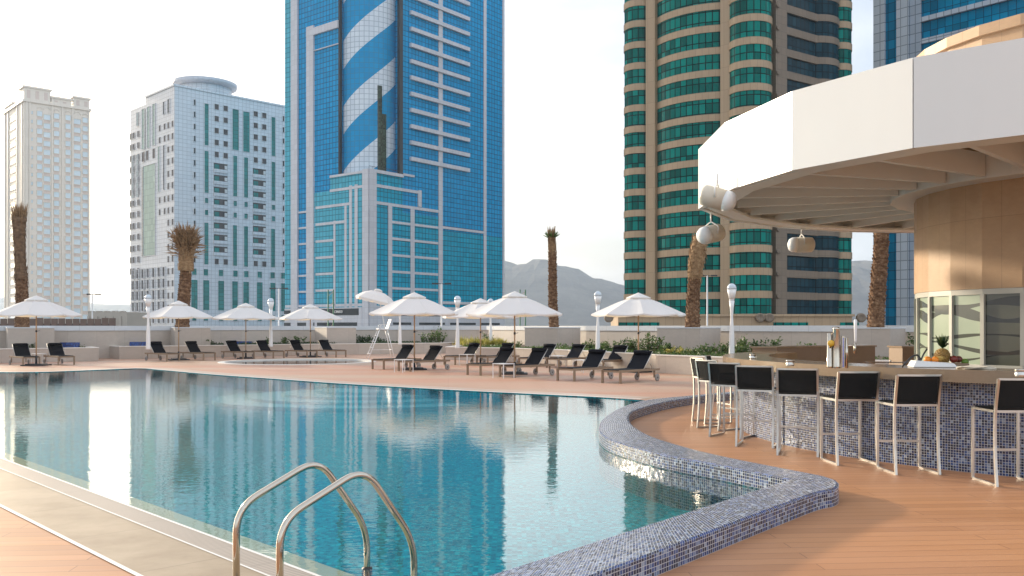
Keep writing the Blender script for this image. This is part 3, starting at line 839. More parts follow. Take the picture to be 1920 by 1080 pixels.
UM=[(68,36.4,1.03,'leftmost parasol, partly outside the picture, over two loungers'),(335,42.5,1.02,'parasol in front of the bushy headed palm'),
 (461,44.5,1.0,'smallest looking parasol, left of a lamp post'),(582,46.8,1.0,'parasol in front of the blue tower sign, left of the lifeguard chair'),
 (777,33.0,1.03,'parasol right beside the lifeguard umbrella'),(901,37.4,1.0,'parasol half hidden behind the tallest one'),
 (965,29.9,1.0,'nearest parasol, in front of the slim palm'),(1197,31.2,1.0,'rightmost parasol, before the brown tower')]
for i,(px,Y,s,lb) in enumerate(UM):
    o=um0 if i==0 else copy_tree(um0)
    x,y=at(px,Y); o.location=(x,y,0); o.scale=(s,s,s); o.rotation_euler=(0,0,[.1,.5,.3,.7,.15,.4,.0,.55][i])
    tag(o,lb,'umbrella','ivory parasols around the deck')

# ------------------------------------------------------------------ loungers
def make_lounger():
    root=empty('sun_lounger')
    m=MB()
    for y in (.0,.61): m.box(.0,1.95,y,y+.045,.30,.365)
    m.box(0.045,.1,.045,.61,.302,.36); m.box(1.9,1.948,.045,.61,.302,.36); m.box(1.1,1.15,.045,.61,.302,.345)
    m.build('frame',M['teak'],root,bevel=.004)
    for y in (.0,.605):
        m=MB(); m.box(.01,.07,y,y+.05,0,.30); m.build('leg',M['teak'],root)
    for y in (.05,.59):
        m=MB(); m.box(1.74,1.79,y,y+.03,.10,.302); m.build('wheel_fork',M['teak'],root)
    for y in (-.03,.67):
        T=Matrix.Translation((1.77,y,.105))@Matrix.Rotation(PI/2,4,'X')
        m=MB(); m.lathe([(.075,-.015),(.103,-.018),(.105,0),(.103,.018),(.075,.015)],20,mi=0,M=T); wh=m.build('wheel',M['rubber'],root)
        m=MB(); m.lathe([(.022,-.022),(.022,.022)],10,M=T); m.build('hub',M['dark'],wh)
    m=MB(); m.box(.04,1.16,.05,.605,.355,.378)
    m.build('seat',M['black_fabric'],root,bevel=.006)
    A=Vector((1.16,0,.372)); B=Vector((1.60,0,.865)); d=(B-A).normalized(); nn=Vector((-d.z,0,d.x))
    m=MB(); K=8
    for k in range(K):
        t0,t1=k/K,(k+1)/K
        sg=lambda t:-.025*math.sin(t*PI)
        for off,flip in ((0,0),(-.02,1)):
            P=[A.lerp(B,t0)+nn*(sg(t0)+off),A.lerp(B,t1)+nn*(sg(t1)+off)]
            q=[P[0]+Vector((0,.04,0)),P[0]+Vector((0,.61,0)),P[1]+Vector((0,.61,0)),P[1]+Vector((0,.04,0))]
            m.face(q if flip else q[::-1],None,0,True)
    for y in (.04,.61):
        m.face([A+Vector((0,y,0)),B+Vector((0,y,0)),B+nn*-.02+Vector((0,y,0)),A+nn*-.02+Vector((0,y,0))])
    m.build('backrest',M['black_fabric'],root)
    m=MB()
    for y in (.035,.615): m.tube([A+nn*-.03+Vector((0,y,0)),B+nn*-.03+Vector((0,y,0))],.013,6)
    m.tube([B+nn*-.03+Vector((0,.035,0)),B+nn*-.03+Vector((0,.615,0))],.013,6)
    m.build('back_frame',M['brushed'],root)
    for y in (.1,.55):
        m=MB(); m.tube([A.lerp(B,.62)+nn*-.035+Vector((0,y,0)),Vector((1.72,y,.36))],.01,6)
        m.build('back_support',M['brushed'],root)
    c=A.lerp(B,.86)+nn*.045
    m=MB(); m.tube([c+Vector((0,.06,0)),c+Vector((0,.09,0)),c+Vector((0,.56,0)),c+Vector((0,.59,0))],[.03,.06,.06,.03],12); m.build('pillow',M['black_fabric'],root)
    return root
lg0=make_lounger()
# (px of the far-left foot leg, its ground y, heading angle of the head end)
RIGHT=[(1128,718,'lounger nearest to the bar, rightmost of the front row'),(1044,713.7,'front row lounger second from the bar'),
 (936,706.8,'front row lounger directly under the nearest parasol, right hand one of the pair'),(875,703,'front row lounger left of the nearest parasol pole'),
 (746,695.6,'front row lounger right of the middle left parasol pole'),(697,692,'leftmost lounger of the right hand group'),
 (832,683.5,'back row lounger left of the half hidden parasol pole'),(893,684.5,'back row lounger under the half hidden parasol'),
 (972,688,'back row lounger mostly hidden behind the pair under the nearest parasol'),(1024,689.5,'back row lounger below the lamp post before the hills'),(1104,694,'back row lounger rightmost, under the rightmost parasol')]
first=True
def put_lounger(px,py,ang,lb,grp,width_first=True):
    global first
    o=lg0 if first else copy_tree(lg0); first=False
    x,y=g(px,py); o.location=(x,y,0); o.rotation_euler=(0,0,ang); tag(o,lb,'sun lounger',grp)
hr=math.atan2(.74,.672)
for i,(px,py,lb) in enumerate(RIGHT):
    put_lounger(px,py,hr+[0,.02,0,-.03,.0,.05,.05,0,.02,-.03,.02][i]-0.0,lb,'sun loungers facing the pool')
    o=COL.objects[-1]
# origin is the near-left corner; the left leg in view is the far one, so slide each lounger by its own width
for o in [q for q in COL.objects if q.get('category')=='sun lounger']:
    a=o.rotation_euler.z; sx,sy=math.sin(a),-math.cos(a)      # towards the near side
    o.location.x+=sx*.63; o.location.y+=sy*.63
LEFTL=[(76,685.5,.75,'leftmost lounger under the leftmost parasol'),(141,684,.75,'second lounger from the left, in front of the cobalt tiles'),
 (338,677.0,.88,'lounger left of the pole before the bushy headed palm, first of the row of six'),(405,675.3,.90,'lounger second in the row of six'),(478,672.8,.86,'lounger third in the row of six'),
 (534,671.6,.84,'lounger fourth in the row of six'),(596,670.2,.84,'lounger fifth in the row of six'),(650,669.6,.82,'lounger last in the row of six, nearest the lifeguard chair')]
for px,py,ph,lb in LEFTL:
    ang=math.atan2(math.cos(ph),-math.sin(ph))  # head direction
    o=copy_tree(lg0); x,y=g(px,py)
    o.location=(x,y,0); o.rotation_euler=(0,0,ang); tag(o,lb,'sun lounger','sun loungers in front of the left planters')

def make_table():
    root=empty('side_table')
    m=MB(); m.box(-.24,.24,-.24,.24,.42,.44); m.build('table_top',M['white'],root,bevel=.004)
    for sx in (-1,1):
        for sy in (-1,1):
            m=MB(); m.bar((sx*.225,sy*.225,0),(sx*.225,sy*.225,.42),.02); m.build('leg',M['white'],root)
    return root
tb=make_table()
for i,(px,py,lb) in enumerate(((757,698,'small white side table between the two front loungers by the middle left parasol'),(944,708.5,'small white side table left of the nearest parasol pole'),
    (876,684.5,'small white side table before the back row lounger'),(1092,699,'small white side table under the rightmost parasol'),(1046,688,'small white side table behind the front row loungers'),(73,682.5,'small white side table between the two leftmost loungers'))):
    o=tb if i==0 else copy_tree(tb); x,y=g(px,py); o.location=(x,y,0); o.rotation_euler=(0,0,.8); tag(o,lb,'side table','small square side tables between loungers')

# ------------------------------------------------------------------ lifeguard chair
lx,ly=at(716,44.2); lc=empty('lifeguard_chair',(lx,ly,0),math.radians(200)); tag(lc,'tall white lifeguard chair with ladder steps by the wading pool','lifeguard chair')
for sy in (-.28,.28):
    m=MB(); m.tube([(.72,sy*1.15,0),(.16,sy*.8,1.42)],.022,8); m.build('ladder_rail',M['white'],lc)
    m=MB(); m.tube([(-.55,sy*1.25,0),(-.22,sy*.85,1.42)],.02,8); m.build('leg',M['white'],lc)
for k in range(4):
    t=.18+.2*k; m=MB(); x=.72+(-.56)*t; z=1.42*t; w=.32-.08*t; m.box(x-.05,x+.05,-w,w,z,z+.025); m.build('step',M['white'],lc)
m=MB(); m.tube([(-.45,-.32,.45),(-.45,.32,.45)],.014,6); m.tube([(-.45,.32,.45),(.50,.30,.45)],.012,6); m.build('brace',M['white'],lc)
m=MB(); m.box(-.26,.22,-.27,.27,1.42,1.47)
m.build('seat',M['white'],lc,bevel=.01)
m=MB(); m.idx([(-.24,-.26,1.47),(-.24,.26,1.47),(-.40,.24,1.92),(-.40,-.24,1.92),(-.28,-.26,1.47),(-.28,.26,1.47),(-.44,.24,1.92),(-.44,-.24,1.92)],[(0,1,2,3),(7,6,5,4),(3,2,6,7),(0,3,7,4),(1,5,6,2)])
m.build('backrest',M['white'],lc)
for sy in (-.27,.27):
    m=MB(); m.tube(bend([(-.30,sy,1.66),(.10,sy,1.66),(.14,sy,1.45)],.05,4),.014,6); m.build('armrest',M['white'],lc)
lu=empty('lifeguard_parasol',(at(714,44.4)[0],44.4,1.45)); tag(lu,'tilted scalloped ivory parasol clamped over the lifeguard chair','umbrella')
T=Matrix.Rotation(math.radians(-13),4,'Y')
top=Vector((-.12,0,1.85)); T2=Matrix.Translation(top)@Matrix.Rotation(math.radians(14),4,'Y')
m=MB(); m.tube([(.22,0,-.1),(-.12,0,1.8)],.017,8); m.build('pole',M['white'],lu)
m=MB(); n=8; R=1.02
for q in range(n):
    a0=2*PI*q/n; a1=2*PI*(q+1)/n; K=5; rr=[(.0,.0),(.35,-.05),(.7,-.2),(R,-.46)]
    for i in range(3):
        for k in range(K):
            P=[]
            for (r,z),t in ((rr[i],k/K),(rr[i],(k+1)/K),(rr[i+1],(k+1)/K),(rr[i+1],k/K)):
                A=Vector((r*math.cos(a0),r*math.sin(a0),z)); B=Vector((r*math.cos(a1),r*math.sin(a1),z)); P.append(T2@A.lerp(B,t))
            m.face(P[::-1],None,0,True)
            if i==2:
                dz=T2.to_3x3()@Vector((0,0,-1)); h0=.06+.10*math.sin(PI*(k/K)); h1=.06+.10*math.sin(PI*((k+1)/K))
                m.face([P[3],P[2],P[2]+dz*h1,P[3]+dz*h0],None,0,True)
m.build('canopy',M['canvas'],lu)
m=MB(); m.lathe([(.20,-.02),(.19,.05),(.12,.09),(.02,.11)],12,M=T2); m.build('vent_cap',M['canvas'],lu)

# ------------------------------------------------------------------ bar
BC=(8.3,13.15)
def pol(r,deg): a=math.radians(deg); return (BC[0]+r*math.cos(a),BC[1]+r*math.sin(a))
bar=empty('pool_bar',(BC[0],BC[1],0)); tag(bar,'round pool bar with blue mosaic front and brown marble counter','bar')
def arc_block(name,r0,r1,a0,a1,z0,z1,mat,parent,n=60,bev=0,rel=True):
    m=MB()
    for i in range(n):
        b0=a0+(a1-a0)*i/n; b1=a0+(a1-a0)*(i+1)/n
        P=[pol(r0,b0),pol(r1,b0),pol(r1,b1),pol(r0,b1)]
        if rel: P=[(p[0]-BC[0],p[1]-BC[1]) for p in P]
        s0,s1=math.radians(b0)*r1,math.radians(b1)*r1
        q=lambda k,z:(P[k][0],P[k][1],z)
        m.face([q(1,z0),q(2,z0),q(2,z1),q(1,z1)],[(s0,z0),(s1,z0),(s1,z1),(s0,z1)])
        m.face([q(3,z0),q(0,z0),q(0,z1),q(3,z1)],[(s1,z0),(s0,z0),(s0,z1),(s1,z1)])
        m.face([q(0,z1),q(1,z1),q(2,z1),q(3,z1)],[(s0,r0),(s0,r1),(s1,r1),(s1,r0)])
        m.face([q(3,z0),q(2,z0),q(1,z0),q(0,z0)],[(s1,r0),(s1,r1),(s0,r1),(s0,r0)])
    for b,fl in ((a0,0),(a1,1)):
        A=pol(r0,b); B=pol(r1,b)
        if rel: A=(A[0]-BC[0],A[1]-BC[1]); B=(B[0]-BC[0],B[1]-BC[1])
        f=[(A[0],A[1],z0),(B[0],B[1],z0),(B[0],B[1],z1),(A[0],A[1],z1)]
        m.face(f[::-1] if fl else f)
    return m.build(name,mat,parent)
arc_block('bar_front',4.79,4.87,138,300,0,.965,M['mosaic'],bar,90)
arc_block('inner_wall',4.62,4.79,138,300,0,.965,M['panel_brown'],bar,60)
arc_block('counter',4.42,5.12,137,301,.967,1.10,M['counter'],bar,110)
arc_block('work_shelf',3.95,4.62,150,300,.80,.84,M['panel_brown'],bar,60)
# low brown cabinets closing the far side
for a0,a1,zt,nm in ((104,136,1.16,'cabinet'),(60,97,1.14,'cabinet')):
    o=arc_block(nm,4.85,5.35,a0,a1,0,zt,M['panel_brown'],bar,4)
    arc_block('cabinet_top',4.83,5.37,a0-.3,a1+.3,zt,zt+.03,M['counter'],o,4)

drum=empty('bar_drum',(BC[0],BC[1],0)); tag(drum,'round orange stone drum with a window band rising through the canopy','building')
def ring(r,n,a0=180.0): return [(r*math.cos(math.radians(a0+360*k/n)),r*math.sin(math.radians(a0+360*k/n))) for k in range(n)]
m=MB(); m.prism(ring(2.22,27),0,1.0); m.build('lower_wall',M['panel_brown'],drum)
m=MB(); m.prism(ring(2.28,27),2.06,3.46); m.build('stone_wall',M['drum'],drum)
m=MB(); m.prism(ring(2.28,27),3.46,5.42); m.prism(ring(2.34,27),5.42,5.56); m.build('upper_wall',M['drum'],drum)
m=MB(); m.prism(ring(1.7,27),1.0,2.06); m.build('interior_core',simple('dim kitchen interior',(.10,.09,.075),.7,0,.5,2),drum)
m=MB(); m.prism(ring(2.27,27),1.0,1.045); m.prism(ring(2.27,27),1.985,2.058)
M['bar_frame']=simple('greyed aluminium frame',(.50,.49,.43),.4,0,.05)
m.build('window_rail',M['bar_frame'],drum)
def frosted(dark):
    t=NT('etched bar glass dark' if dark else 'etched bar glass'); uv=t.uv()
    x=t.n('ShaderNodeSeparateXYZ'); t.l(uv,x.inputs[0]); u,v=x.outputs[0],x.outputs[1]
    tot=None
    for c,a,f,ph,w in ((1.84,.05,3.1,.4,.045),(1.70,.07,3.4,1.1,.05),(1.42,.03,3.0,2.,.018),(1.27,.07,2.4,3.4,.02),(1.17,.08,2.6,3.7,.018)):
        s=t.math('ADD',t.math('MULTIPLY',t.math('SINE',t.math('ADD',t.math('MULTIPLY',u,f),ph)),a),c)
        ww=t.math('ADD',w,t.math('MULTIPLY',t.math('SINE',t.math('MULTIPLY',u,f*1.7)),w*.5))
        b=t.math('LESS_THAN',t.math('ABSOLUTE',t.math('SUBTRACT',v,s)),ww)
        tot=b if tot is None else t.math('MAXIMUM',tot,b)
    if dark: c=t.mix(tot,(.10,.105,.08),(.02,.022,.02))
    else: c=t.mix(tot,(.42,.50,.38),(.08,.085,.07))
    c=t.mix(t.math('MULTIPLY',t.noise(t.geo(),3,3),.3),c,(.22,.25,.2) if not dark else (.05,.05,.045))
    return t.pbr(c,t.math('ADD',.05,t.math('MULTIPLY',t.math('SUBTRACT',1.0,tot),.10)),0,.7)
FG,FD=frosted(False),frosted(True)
for k in range(27):
    a=180+360*k/27; p=ring(2.245,27)[k]; q=ring(2.245,27)[(k+1)%27]
    s=math.radians(a)*2.25; s2=math.radians(a+360/27)*2.25
    m=MB(); m.face([(p[0],p[1],1.045),(q[0],q[1],1.045),(q[0],q[1],1.985),(p[0],p[1],1.985)],[(s,1.045),(s2,1.045),(s2,1.985),(s,1.985)])
    p2=ring(2.225,27)[k]; q2=ring(2.225,27)[(k+1)%27]
    m.face([(q2[0],q2[1],1.045),(p2[0],p2[1],1.045),(p2[0],p2[1],1.985),(q2[0],q2[1],1.985)],[(s2,1.045),(s,1.045),(s,1.985),(s2,1.985)])
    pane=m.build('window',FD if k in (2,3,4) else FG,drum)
    m=MB(); c=Vector((p[0],p[1],0)).normalized()
    m.bar(Vector((c.x*2.25,c.y*2.25,1.045)),Vector((c.x*2.25,c.y*2.25,1.985)),.055,.06,up=(c.x,c.y,0)); m.build('mullion',M['bar_frame'],pane)

can=empty('bar_canopy',(BC[0],BC[1],3.4)); tag(can,'big round white panelled canopy over the bar','canopy')
N19=19; A0=221.0; R1=5.34; ZB,ZT=3.45,4.41
VA=[220.8,240,259,278,296,315,334,353,372,391,410,429,448,467,486,505,524,544.3,563.4]
VR={15:1.015,16:1.032,17:1.0}
def cv(r,k,z,off=0.0):
    k%=N19; a=math.radians(VA[k])
    if r>4: r*=VR.get(k,1.0)
    return Vector((r*math.cos(a),r*math.sin(a),z-3.4))
for k in range(N19):
    m=MB(); gp=.13
    def cc(r,t,z):
        A=cv(r,k,z); B=cv(r,k+1,z); return A.lerp(B,t)
    e=.0035
    P=[cc(R1,e,ZB),cc(R1,1-e,ZB),cc(R1,1-e,ZT),cc(R1,e,ZT)]
    Q=[cc(R1-.07,e,ZB),cc(R1-.07,1-e,ZB),cc(R1-.07,1-e,ZT),cc(R1-.07,e,ZT)]
    m.idx(P+Q,[(0,1,2,3),(7,6,5,4),(0,4,5,1),(3,2,6,7),(0,3,7,4),(1,5,6,2)])
    m.build('fascia_panel',M['fascia'],can)
m=MB()
for k in range(N19):   # backing and return lip under the panels
    for (ra,rb,z0,z1) in ((R1-.075,R1-.12,ZB+.03,ZT-.03),(R1-.12,R1-.42,ZB+.01,ZB+.05)):
        P=[cv(ra,k,z0),cv(ra,k+1,z0),cv(rb,k+1,z0),cv(rb,k,z0),cv(ra,k,z1),cv(ra,k+1,z1),cv(rb,k+1,z1),cv(rb,k,z1)]
        m.idx(P,[(0,1,5,4),(3,7,6,2),(4,5,6,7),(0,3,2,1)])
m.build('edge_lip',M['soffit'],can)
m=MB()
for k in range(N19):
    m.face([cv(2.2,k,4.02),cv(R1-.1,k,4.02),cv(R1-.1,k+1,4.02),cv(2.2,k+1,4.02)][::-1])
m.build('ceiling',M['soffit'],can)
m=MB()
for k in range(N19):
    m.face([cv(2.2,k,ZT-.02),cv(R1-.08,k,ZT-.02),cv(R1-.08,k+1,ZT-.02),cv(2.2,k+1,ZT-.02)])
m.build('roof_deck',M['white'],can)
m=MB()
for k in range(27):
    P=[]
    for r in (2.62,2.27):
        for z in (3.47,3.80):
            for kk in (k,k+1):
                a=math.radians(180+360*kk/27); P.append(Vector((r*math.cos(a),r*math.sin(a),z-3.4)))
    m.idx(P,[(0,1,3,2),(5,4,6,7),(2,3,7,6),(1,0,4,5)])
    r0,r1=2.28,2.5
m.build('inner_ring',M['soffit'],can)
for k in range(28):
    a=math.radians(A0+4+360*k/28); c=Vector((math.cos(a),math.sin(a),0))
    m=MB(); m.bar(c*2.62+Vector((0,0,.24)),c*(R1-.43)+Vector((0,0,.24)),.07,.30); m.bar(c*(R1-.43)+Vector((0,0,.26)),c*(R1-.125)+Vector((0,0,.26)),.07,.2); m.build('beam',M['soffit'],can)

def speaker(loc,rz,tilt,label):
    root=empty('loudspeaker',loc,rz); root.scale=(.95,.95,.95); tag(root,label,'loudspeaker','barrel shaped loudspeakers under the canopy edge')
    T=Matrix.Rotation(tilt,4,'Y')@Matrix.Rotation(PI/2,4,'Y')
    m=MB(); m.lathe([(.11,-.24),(.15,-.21),(.155,-.15),(.155,.12)],24,M=T); m.build('housing',simple('beige plastic',(.66,.60,.50),.4,0,.05),root)
    m=MB(); m.lathe([(.157,.12),(.15,.19),(.12,.245),(.06,.275),(.005,.28)],24,M=T); m.build('grille',M['white'],root)
    m=MB(); m.tube(bend([(0,.16,0),(0,.18,.12),(0,0,.22),(0,-.18,.12),(0,-.16,0)],.05,3),.012,6); m.tube([(0,0,.2),(0,0,.36)],.014,6); m.build('bracket',M['white'],root)
x,y=at(1345,12.6); speaker((x,y,zat(372,12.6)),math.radians(-25),math.radians(18),'largest looking barrel loudspeaker, on the outer canopy edge')
x,y=at(1333,15.1); speaker((x,y,zat(439,15.1)),math.radians(215),math.radians(12),'barrel loudspeaker above the leaning palm, below the canopy corner')
x,y=at(1503,17.6); speaker((x,y,zat(459,17.6)),math.radians(183),math.radians(0),'barrel loudspeaker hanging from the far side of the canopy')

# ------------------------------------------------------------------ bar stools
def make_stool():
    root=empty('bar_stool'); t=.024; w=.23; H=1.045; SZ=.74
    for s in (-1,1):
        x=s*w
        # side frame: curved rear post, floor runner, front post, seat rail
        m=MB(); P=[]
        for k in range(9):
            z=k/8*H; yy=-.0-.05*math.sin(min(z/SZ,1)*PI)*-.35 -(.03*(1-z/SZ) if z<SZ else .06*(z-SZ)/(H-SZ))
            P.append(Vector((x,yy,z)))
        for a,b in zip(P,P[1:]): m.bar(a,b+(b-a).normalized()*.002,t,t,up=(0,1,0))
        m.build('rear_leg',M['brushed'],root)
        m=MB(); m.bar((x,.43,0.012),(x,.43,SZ),t); m.build('front_leg',M['brushed'],root)
        m=MB(); m.bar((x,-.018,.012),(x,.418,.012),t); m.build('floor_runner',M['brushed'],root)
        m=MB(); m.bar((x,.012,SZ-.012),(x,.418,SZ-.012),t); m.build('seat_rail',M['brushed'],root)
    m=MB(); m.bar((-w+.012,.43,.30),(w-.012,.43,.30),t); m.build('footrest',M['brushed'],root)
    m=MB(); m.bar((-w+.012,0,SZ-.012),(w-.012,0,SZ-.012),t); m.bar((-w+.012,.43,SZ-.012),(w-.012,.43,SZ-.012),t); m.build('cross_rail',M['brushed'],root)
    m=MB(); m.box(-w+.013,w-.013,.013,.417,SZ-.008,SZ+.012); m.build('seat',M['black_mesh'],root)
    m=MB(); K=8
    for k in range(K):
        u0,u1=-w+.012+(2*w-.024)*k/K,-w+.012+(2*w-.024)*(k+1)/K
        cv_=lambda u:-.025*(1-(u/w)**2)
        z0,z1=SZ+.02,H-.004; y0,y1=-.0,-.06
        m.face([(u0,y0+cv_(u0),z0),(u1,y0+cv_(u1),z0),(u1,y1+cv_(u1),z1),(u0,y1+cv_(u0),z1)],None,0,True)
        m.face([(u1,y0+cv_(u1)+.012,z0),(u0,y0+cv_(u0)+.012,z0),(u0,y1+cv_(u0)+.012,z1),(u1,y1+cv_(u1)+.012,z1)],None,0,True)
    m.build('backrest',M['black_mesh'],root)
    m=MB()
    for k in range(K):
        u0,u1=-w+(2*w)*k/K,-w+(2*w)*(k+1)/K
        m.bar((u0,-.06+cv_(u0)*1,H),(u1,-.06+cv_(u1)*1,H),.02,.02)
    m.build('top_rail',M['brushed'],root)
    return root
st0=make_stool()
ST=[((4.93,8.85),90,'nearest bar stool, cut by the right edge of the picture'),((4.25,9.56),91,'second bar stool from the right'),((3.87,10.22),93,'third bar stool from the right'),
    ((3.43,10.93),70,'fourth bar stool from the right'),((3.13,11.73),66,'fifth bar stool from the right'),((2.99,12.72),52,'sixth bar stool from the right, side on before the kerb'),
    ((2.98,13.75),30,'seventh bar stool from the right'),((3.05,14.75),14,'leftmost bar stool, seen side on'),((3.45,15.75),-22,'farthest bar stool, its pale top rail above the others')]
for i,(p,hd,lb) in enumerate(ST):
    o=st0 if i==0 else copy_tree(st0); o.location=(p[0],p[1],0); o.rotation_euler=(0,0,math.radians(hd-90)); tag(o,lb,'bar stool','black mesh bar stools round the counter')

# ------------------------------------------------------------------ things on the counter
CT=1.102
x,y=g(1574,690,CT)[0],g(1574,690,CT)[1]
tap=empty('beer_tap',(x,y,CT)); tag(tap,'chrome beer tap tower with a blue light strip and an upright handle','beer tap')
m=MB(); m.lathe([(.045,0),(.038,.02),(.036,.42),(.04,.43),(.03,.445),(.01,.45)],20,(-.035,0,0)); m.build('column',M['steel'],tap)
m=MB(); m.lathe([(.035,0),(.03,.02),(.028,.38)],20,(-.10,.02,0)); m.build('column',M['steel'],tap)
m=MB(); m.lathe([(.02,.0),(.018,.33)],14,(.075,.0,0)); m.build('column',M['steel'],tap)
t=NT('blue light strip'); e=t.n('ShaderNodeEmission'); e.inputs[0].default_value=(.12,.18,1,1); e.inputs[1].default_value=.22; t.l(e.outputs[0],t.out.inputs[0]); BL=t.m
m=MB(); m.box(.02,.05,-.018,.018,.0,.35); ls=m.build('light_housing',M['steel'],tap)
m=MB()
for k in range(22): m.box(.030,.040,-.022,-.0185,.012+k*.0145,.021+k*.0145)
m.build('light_strip',BL,ls)
m=MB(); m.tube([(.075,0,.24),(.17,0,.25)],.012,8); m.tube([(.165,0,.16),(.17,0,.27)],.014,8); m.build('faucet',M['steel'],tap)
m=MB(); m.lathe([(.008,.27),(.012,.3),(.017,.45),(.017,.52),(.01,.53)],12,(.175,0,0)); m.build('tap_handle',M['white'],tap)
m=MB(); m.lathe([(.05,-.008),(.05,.008)],20,M=Matrix.Translation((-.10,-.02,.27))@Matrix.Rotation(PI/2,4,'X')@Matrix.Scale(.7,4)); m.build('badge',simple('yellow badge',(.75,.45,.05),.35),tap)
for px,py,lb in ((1412,672.5,'brushed metal tin on the far left of the counter'),(1481.5,686,'brushed metal tin left of the beer tap'),(1913,706,'brushed metal tin at the right edge of the picture')):
    x,y=g(px,py,CT)
    root=empty('metal_tin',(x,y,CT)); tag(root,lb,'tin')
    m=MB(); m.lathe([(.045,0),(.047,.004),(.047,.05)],20); m.build('body',M['brushed'],root)
    m=MB(); m.lathe([(.05,.05),(.05,.066),(.03,.07)],20); m.build('lid',M['steel'],root)
# work top inside with tray, fruit and napkins
x,y=g(1766,695,CT)
x,y=(6.35*1766/1766, 11.9)
def inside(px,Y): return at(px,Y)
x,y=inside(1765,10.55)
ft=empty('fruit_board',(x,y,CT)); tag(ft,'low dark board under the fruit on the counter','board')
m=MB(); m.box(-.25,.27,-.12,.14,0,.03); m.build('board',M['teak'],ft,bevel=.01)
pa=empty('pineapple',(x+.02,y+.02,CT+.03)); tag(pa,'pineapple with a spiky green crown standing among the fruit','fruit')
m=MB(); m.lathe([(.03,0),(.06,.015),(.078,.05),(.08,.09),(.07,.13),(.045,.16),(.02,.17)],18,smooth=False); 
for k in range(9):
    for q in range(12):
        a=2*PI*(q+.5*(k%2))/12; z=.015+.016*k; r=[.06,.07,.077,.08,.081,.08,.076,.068,.056][k]
        c=Vector((r*math.cos(a),r*math.sin(a),z)); o=Vector((math.cos(a),math.sin(a),0)); s=Vector((-o.y,o.x,0))
        for p1,p2 in ((-s*.018,Vector((0,0,.011))),(Vector((0,0,.011)),s*.018),(s*.018,Vector((0,0,-.011))),(Vector((0,0,-.011)),-s*.018)):
            m.face([c+p1,c+p2,c+o*.012])
m.build('flesh',simple('pineapple skin',(.30,.18,.05),.6,0,.4,30),pa)
m=MB()
for k in range(60):
    a=random.uniform(0,2*PI); q=random.uniform(.15,1.1); leaf(m,Vector((0,0,.16+random.uniform(0,.05))),Vector((q*math.cos(a),q*math.sin(a),1)),random.uniform(.08,.17),.026)
m.build('crown',M['leaf_dark'],pa)
OR=simple('orange peel',(.85,.28,.03),.4,0,.1,20,bump=.001)
for i,(dx,dy,rr,lb,nm,mt) in enumerate(((-.17,-.02,.04,'orange at the left end of the fruit board','orange',OR),(-.10,-.06,.04,'orange just left of the pineapple','orange',OR),
     (.12,-.05,.045,'dark red fruit right of the pineapple','apple',simple('red fruit skin',(.20,.03,.02),.35,0,.3,9)),(.20,.0,.042,'dark red fruit beside the lime','apple',simple('dark red fruit skin',(.14,.03,.02),.35,0,.3,9)),(.26,-.03,.04,'green lime at the right end of the fruit board','lime',simple('lime skin',(.12,.22,.03),.4,0,.2,9)))):
    m=MB(); pr=[(rr*math.sin(PI*k/10)+.001,rr-rr*.93*math.cos(PI*k/10)) for k in range(11)]; m.lathe(pr,18); o=m.build(nm,mt); o.location=(x+dx,y+dy,CT+.031 if dx<.25 else CT+.005); tag(o,lb,'fruit')
m=MB()
for k in range(5):
    P=[Vector((-.06+.02*k,0,.0)),Vector((-.02+.02*k,-.01,.035)),Vector((.03+.012*k,-.015,.05)),Vector((.08+.01*k,-.01,.045))]
    m.tube(P,[.006,.016,.017,.005],8)
o=m.build('banana_bunch',simple('ripe banana skin',(.62,.42,.12),.5,0,.2,9)); o.location=(x-.07,y-.03,CT+.045); tag(o,'small bunch of bananas leaning on the pineapple','fruit')
# white appliance with hoses
x,y=at(1742,10.2)
ap=empty('soda_gun_holder',(x,y,CT)); tag(ap,'white plastic tray with black hoses left of the fruit','tray')
m=MB(); m.idx([(-.22,-.10,0),(.26,-.14,0),(.28,.1,0),(-.2,.12,0),(-.17,-.07,.075),(.23,-.11,.045),(.25,.07,.045),(-.17,.09,.075)],[(3,2,1,0),(4,5,6,7),(0,1,5,4),(1,2,6,5),(2,3,7,6),(3,0,4,7)])
m.build('tray',M['white'],ap,bevel=.01)
m=MB(); m.tube(bend([(-.10,0,.06),(-.12,0,.14),(-.2,-.02,.12),(-.30,-.03,.02),(-.31,-.02,.003)],.06,5),.010,8); m.tube([(-.10,0,.06),(-.05,.03,.14),(-.0,.05,.2)],.009,8); m.build('hose',M['dark'],ap)
m=MB(); m.lathe([(.022,.05),(.022,.10),(.01,.11)],12,(-.11,0,0)); m.build('nozzle',M['dark'],ap)
x,y=at(1830,9.75)
m=MB()
for k in range(7):
    s=.13+.004*k; Mx=Matrix.Translation((0,0,.004*k))@Matrix.Rotation(.15*k,4,'Z'); m.box(-s*1.3,s*1.3,-s*.7,s*.7,0,.0032,M=Mx)
o=m.build('napkin_stack',simple('cream paper',(.72,.66,.55),.7,0,.05)); o.location=(x,y,CT); tag(o,'fanned stack of cream paper napkins right of the fruit','napkins')
x,y=at(1665,11.4)
sk=empty('bar_sink',(x,y,CT)); tag(sk,'flat stainless drainer right of the beer tap','sink')
m=MB(); m.box(-.28,.28,-.07,.07,0,.008); m.build('drainer',M['steel'],sk)
m=MB(); m.lathe([(.012,.008),(.012,.03),(.006,.034)],10,(.03,0,0)); m.build('plug',M['steel'],sk)

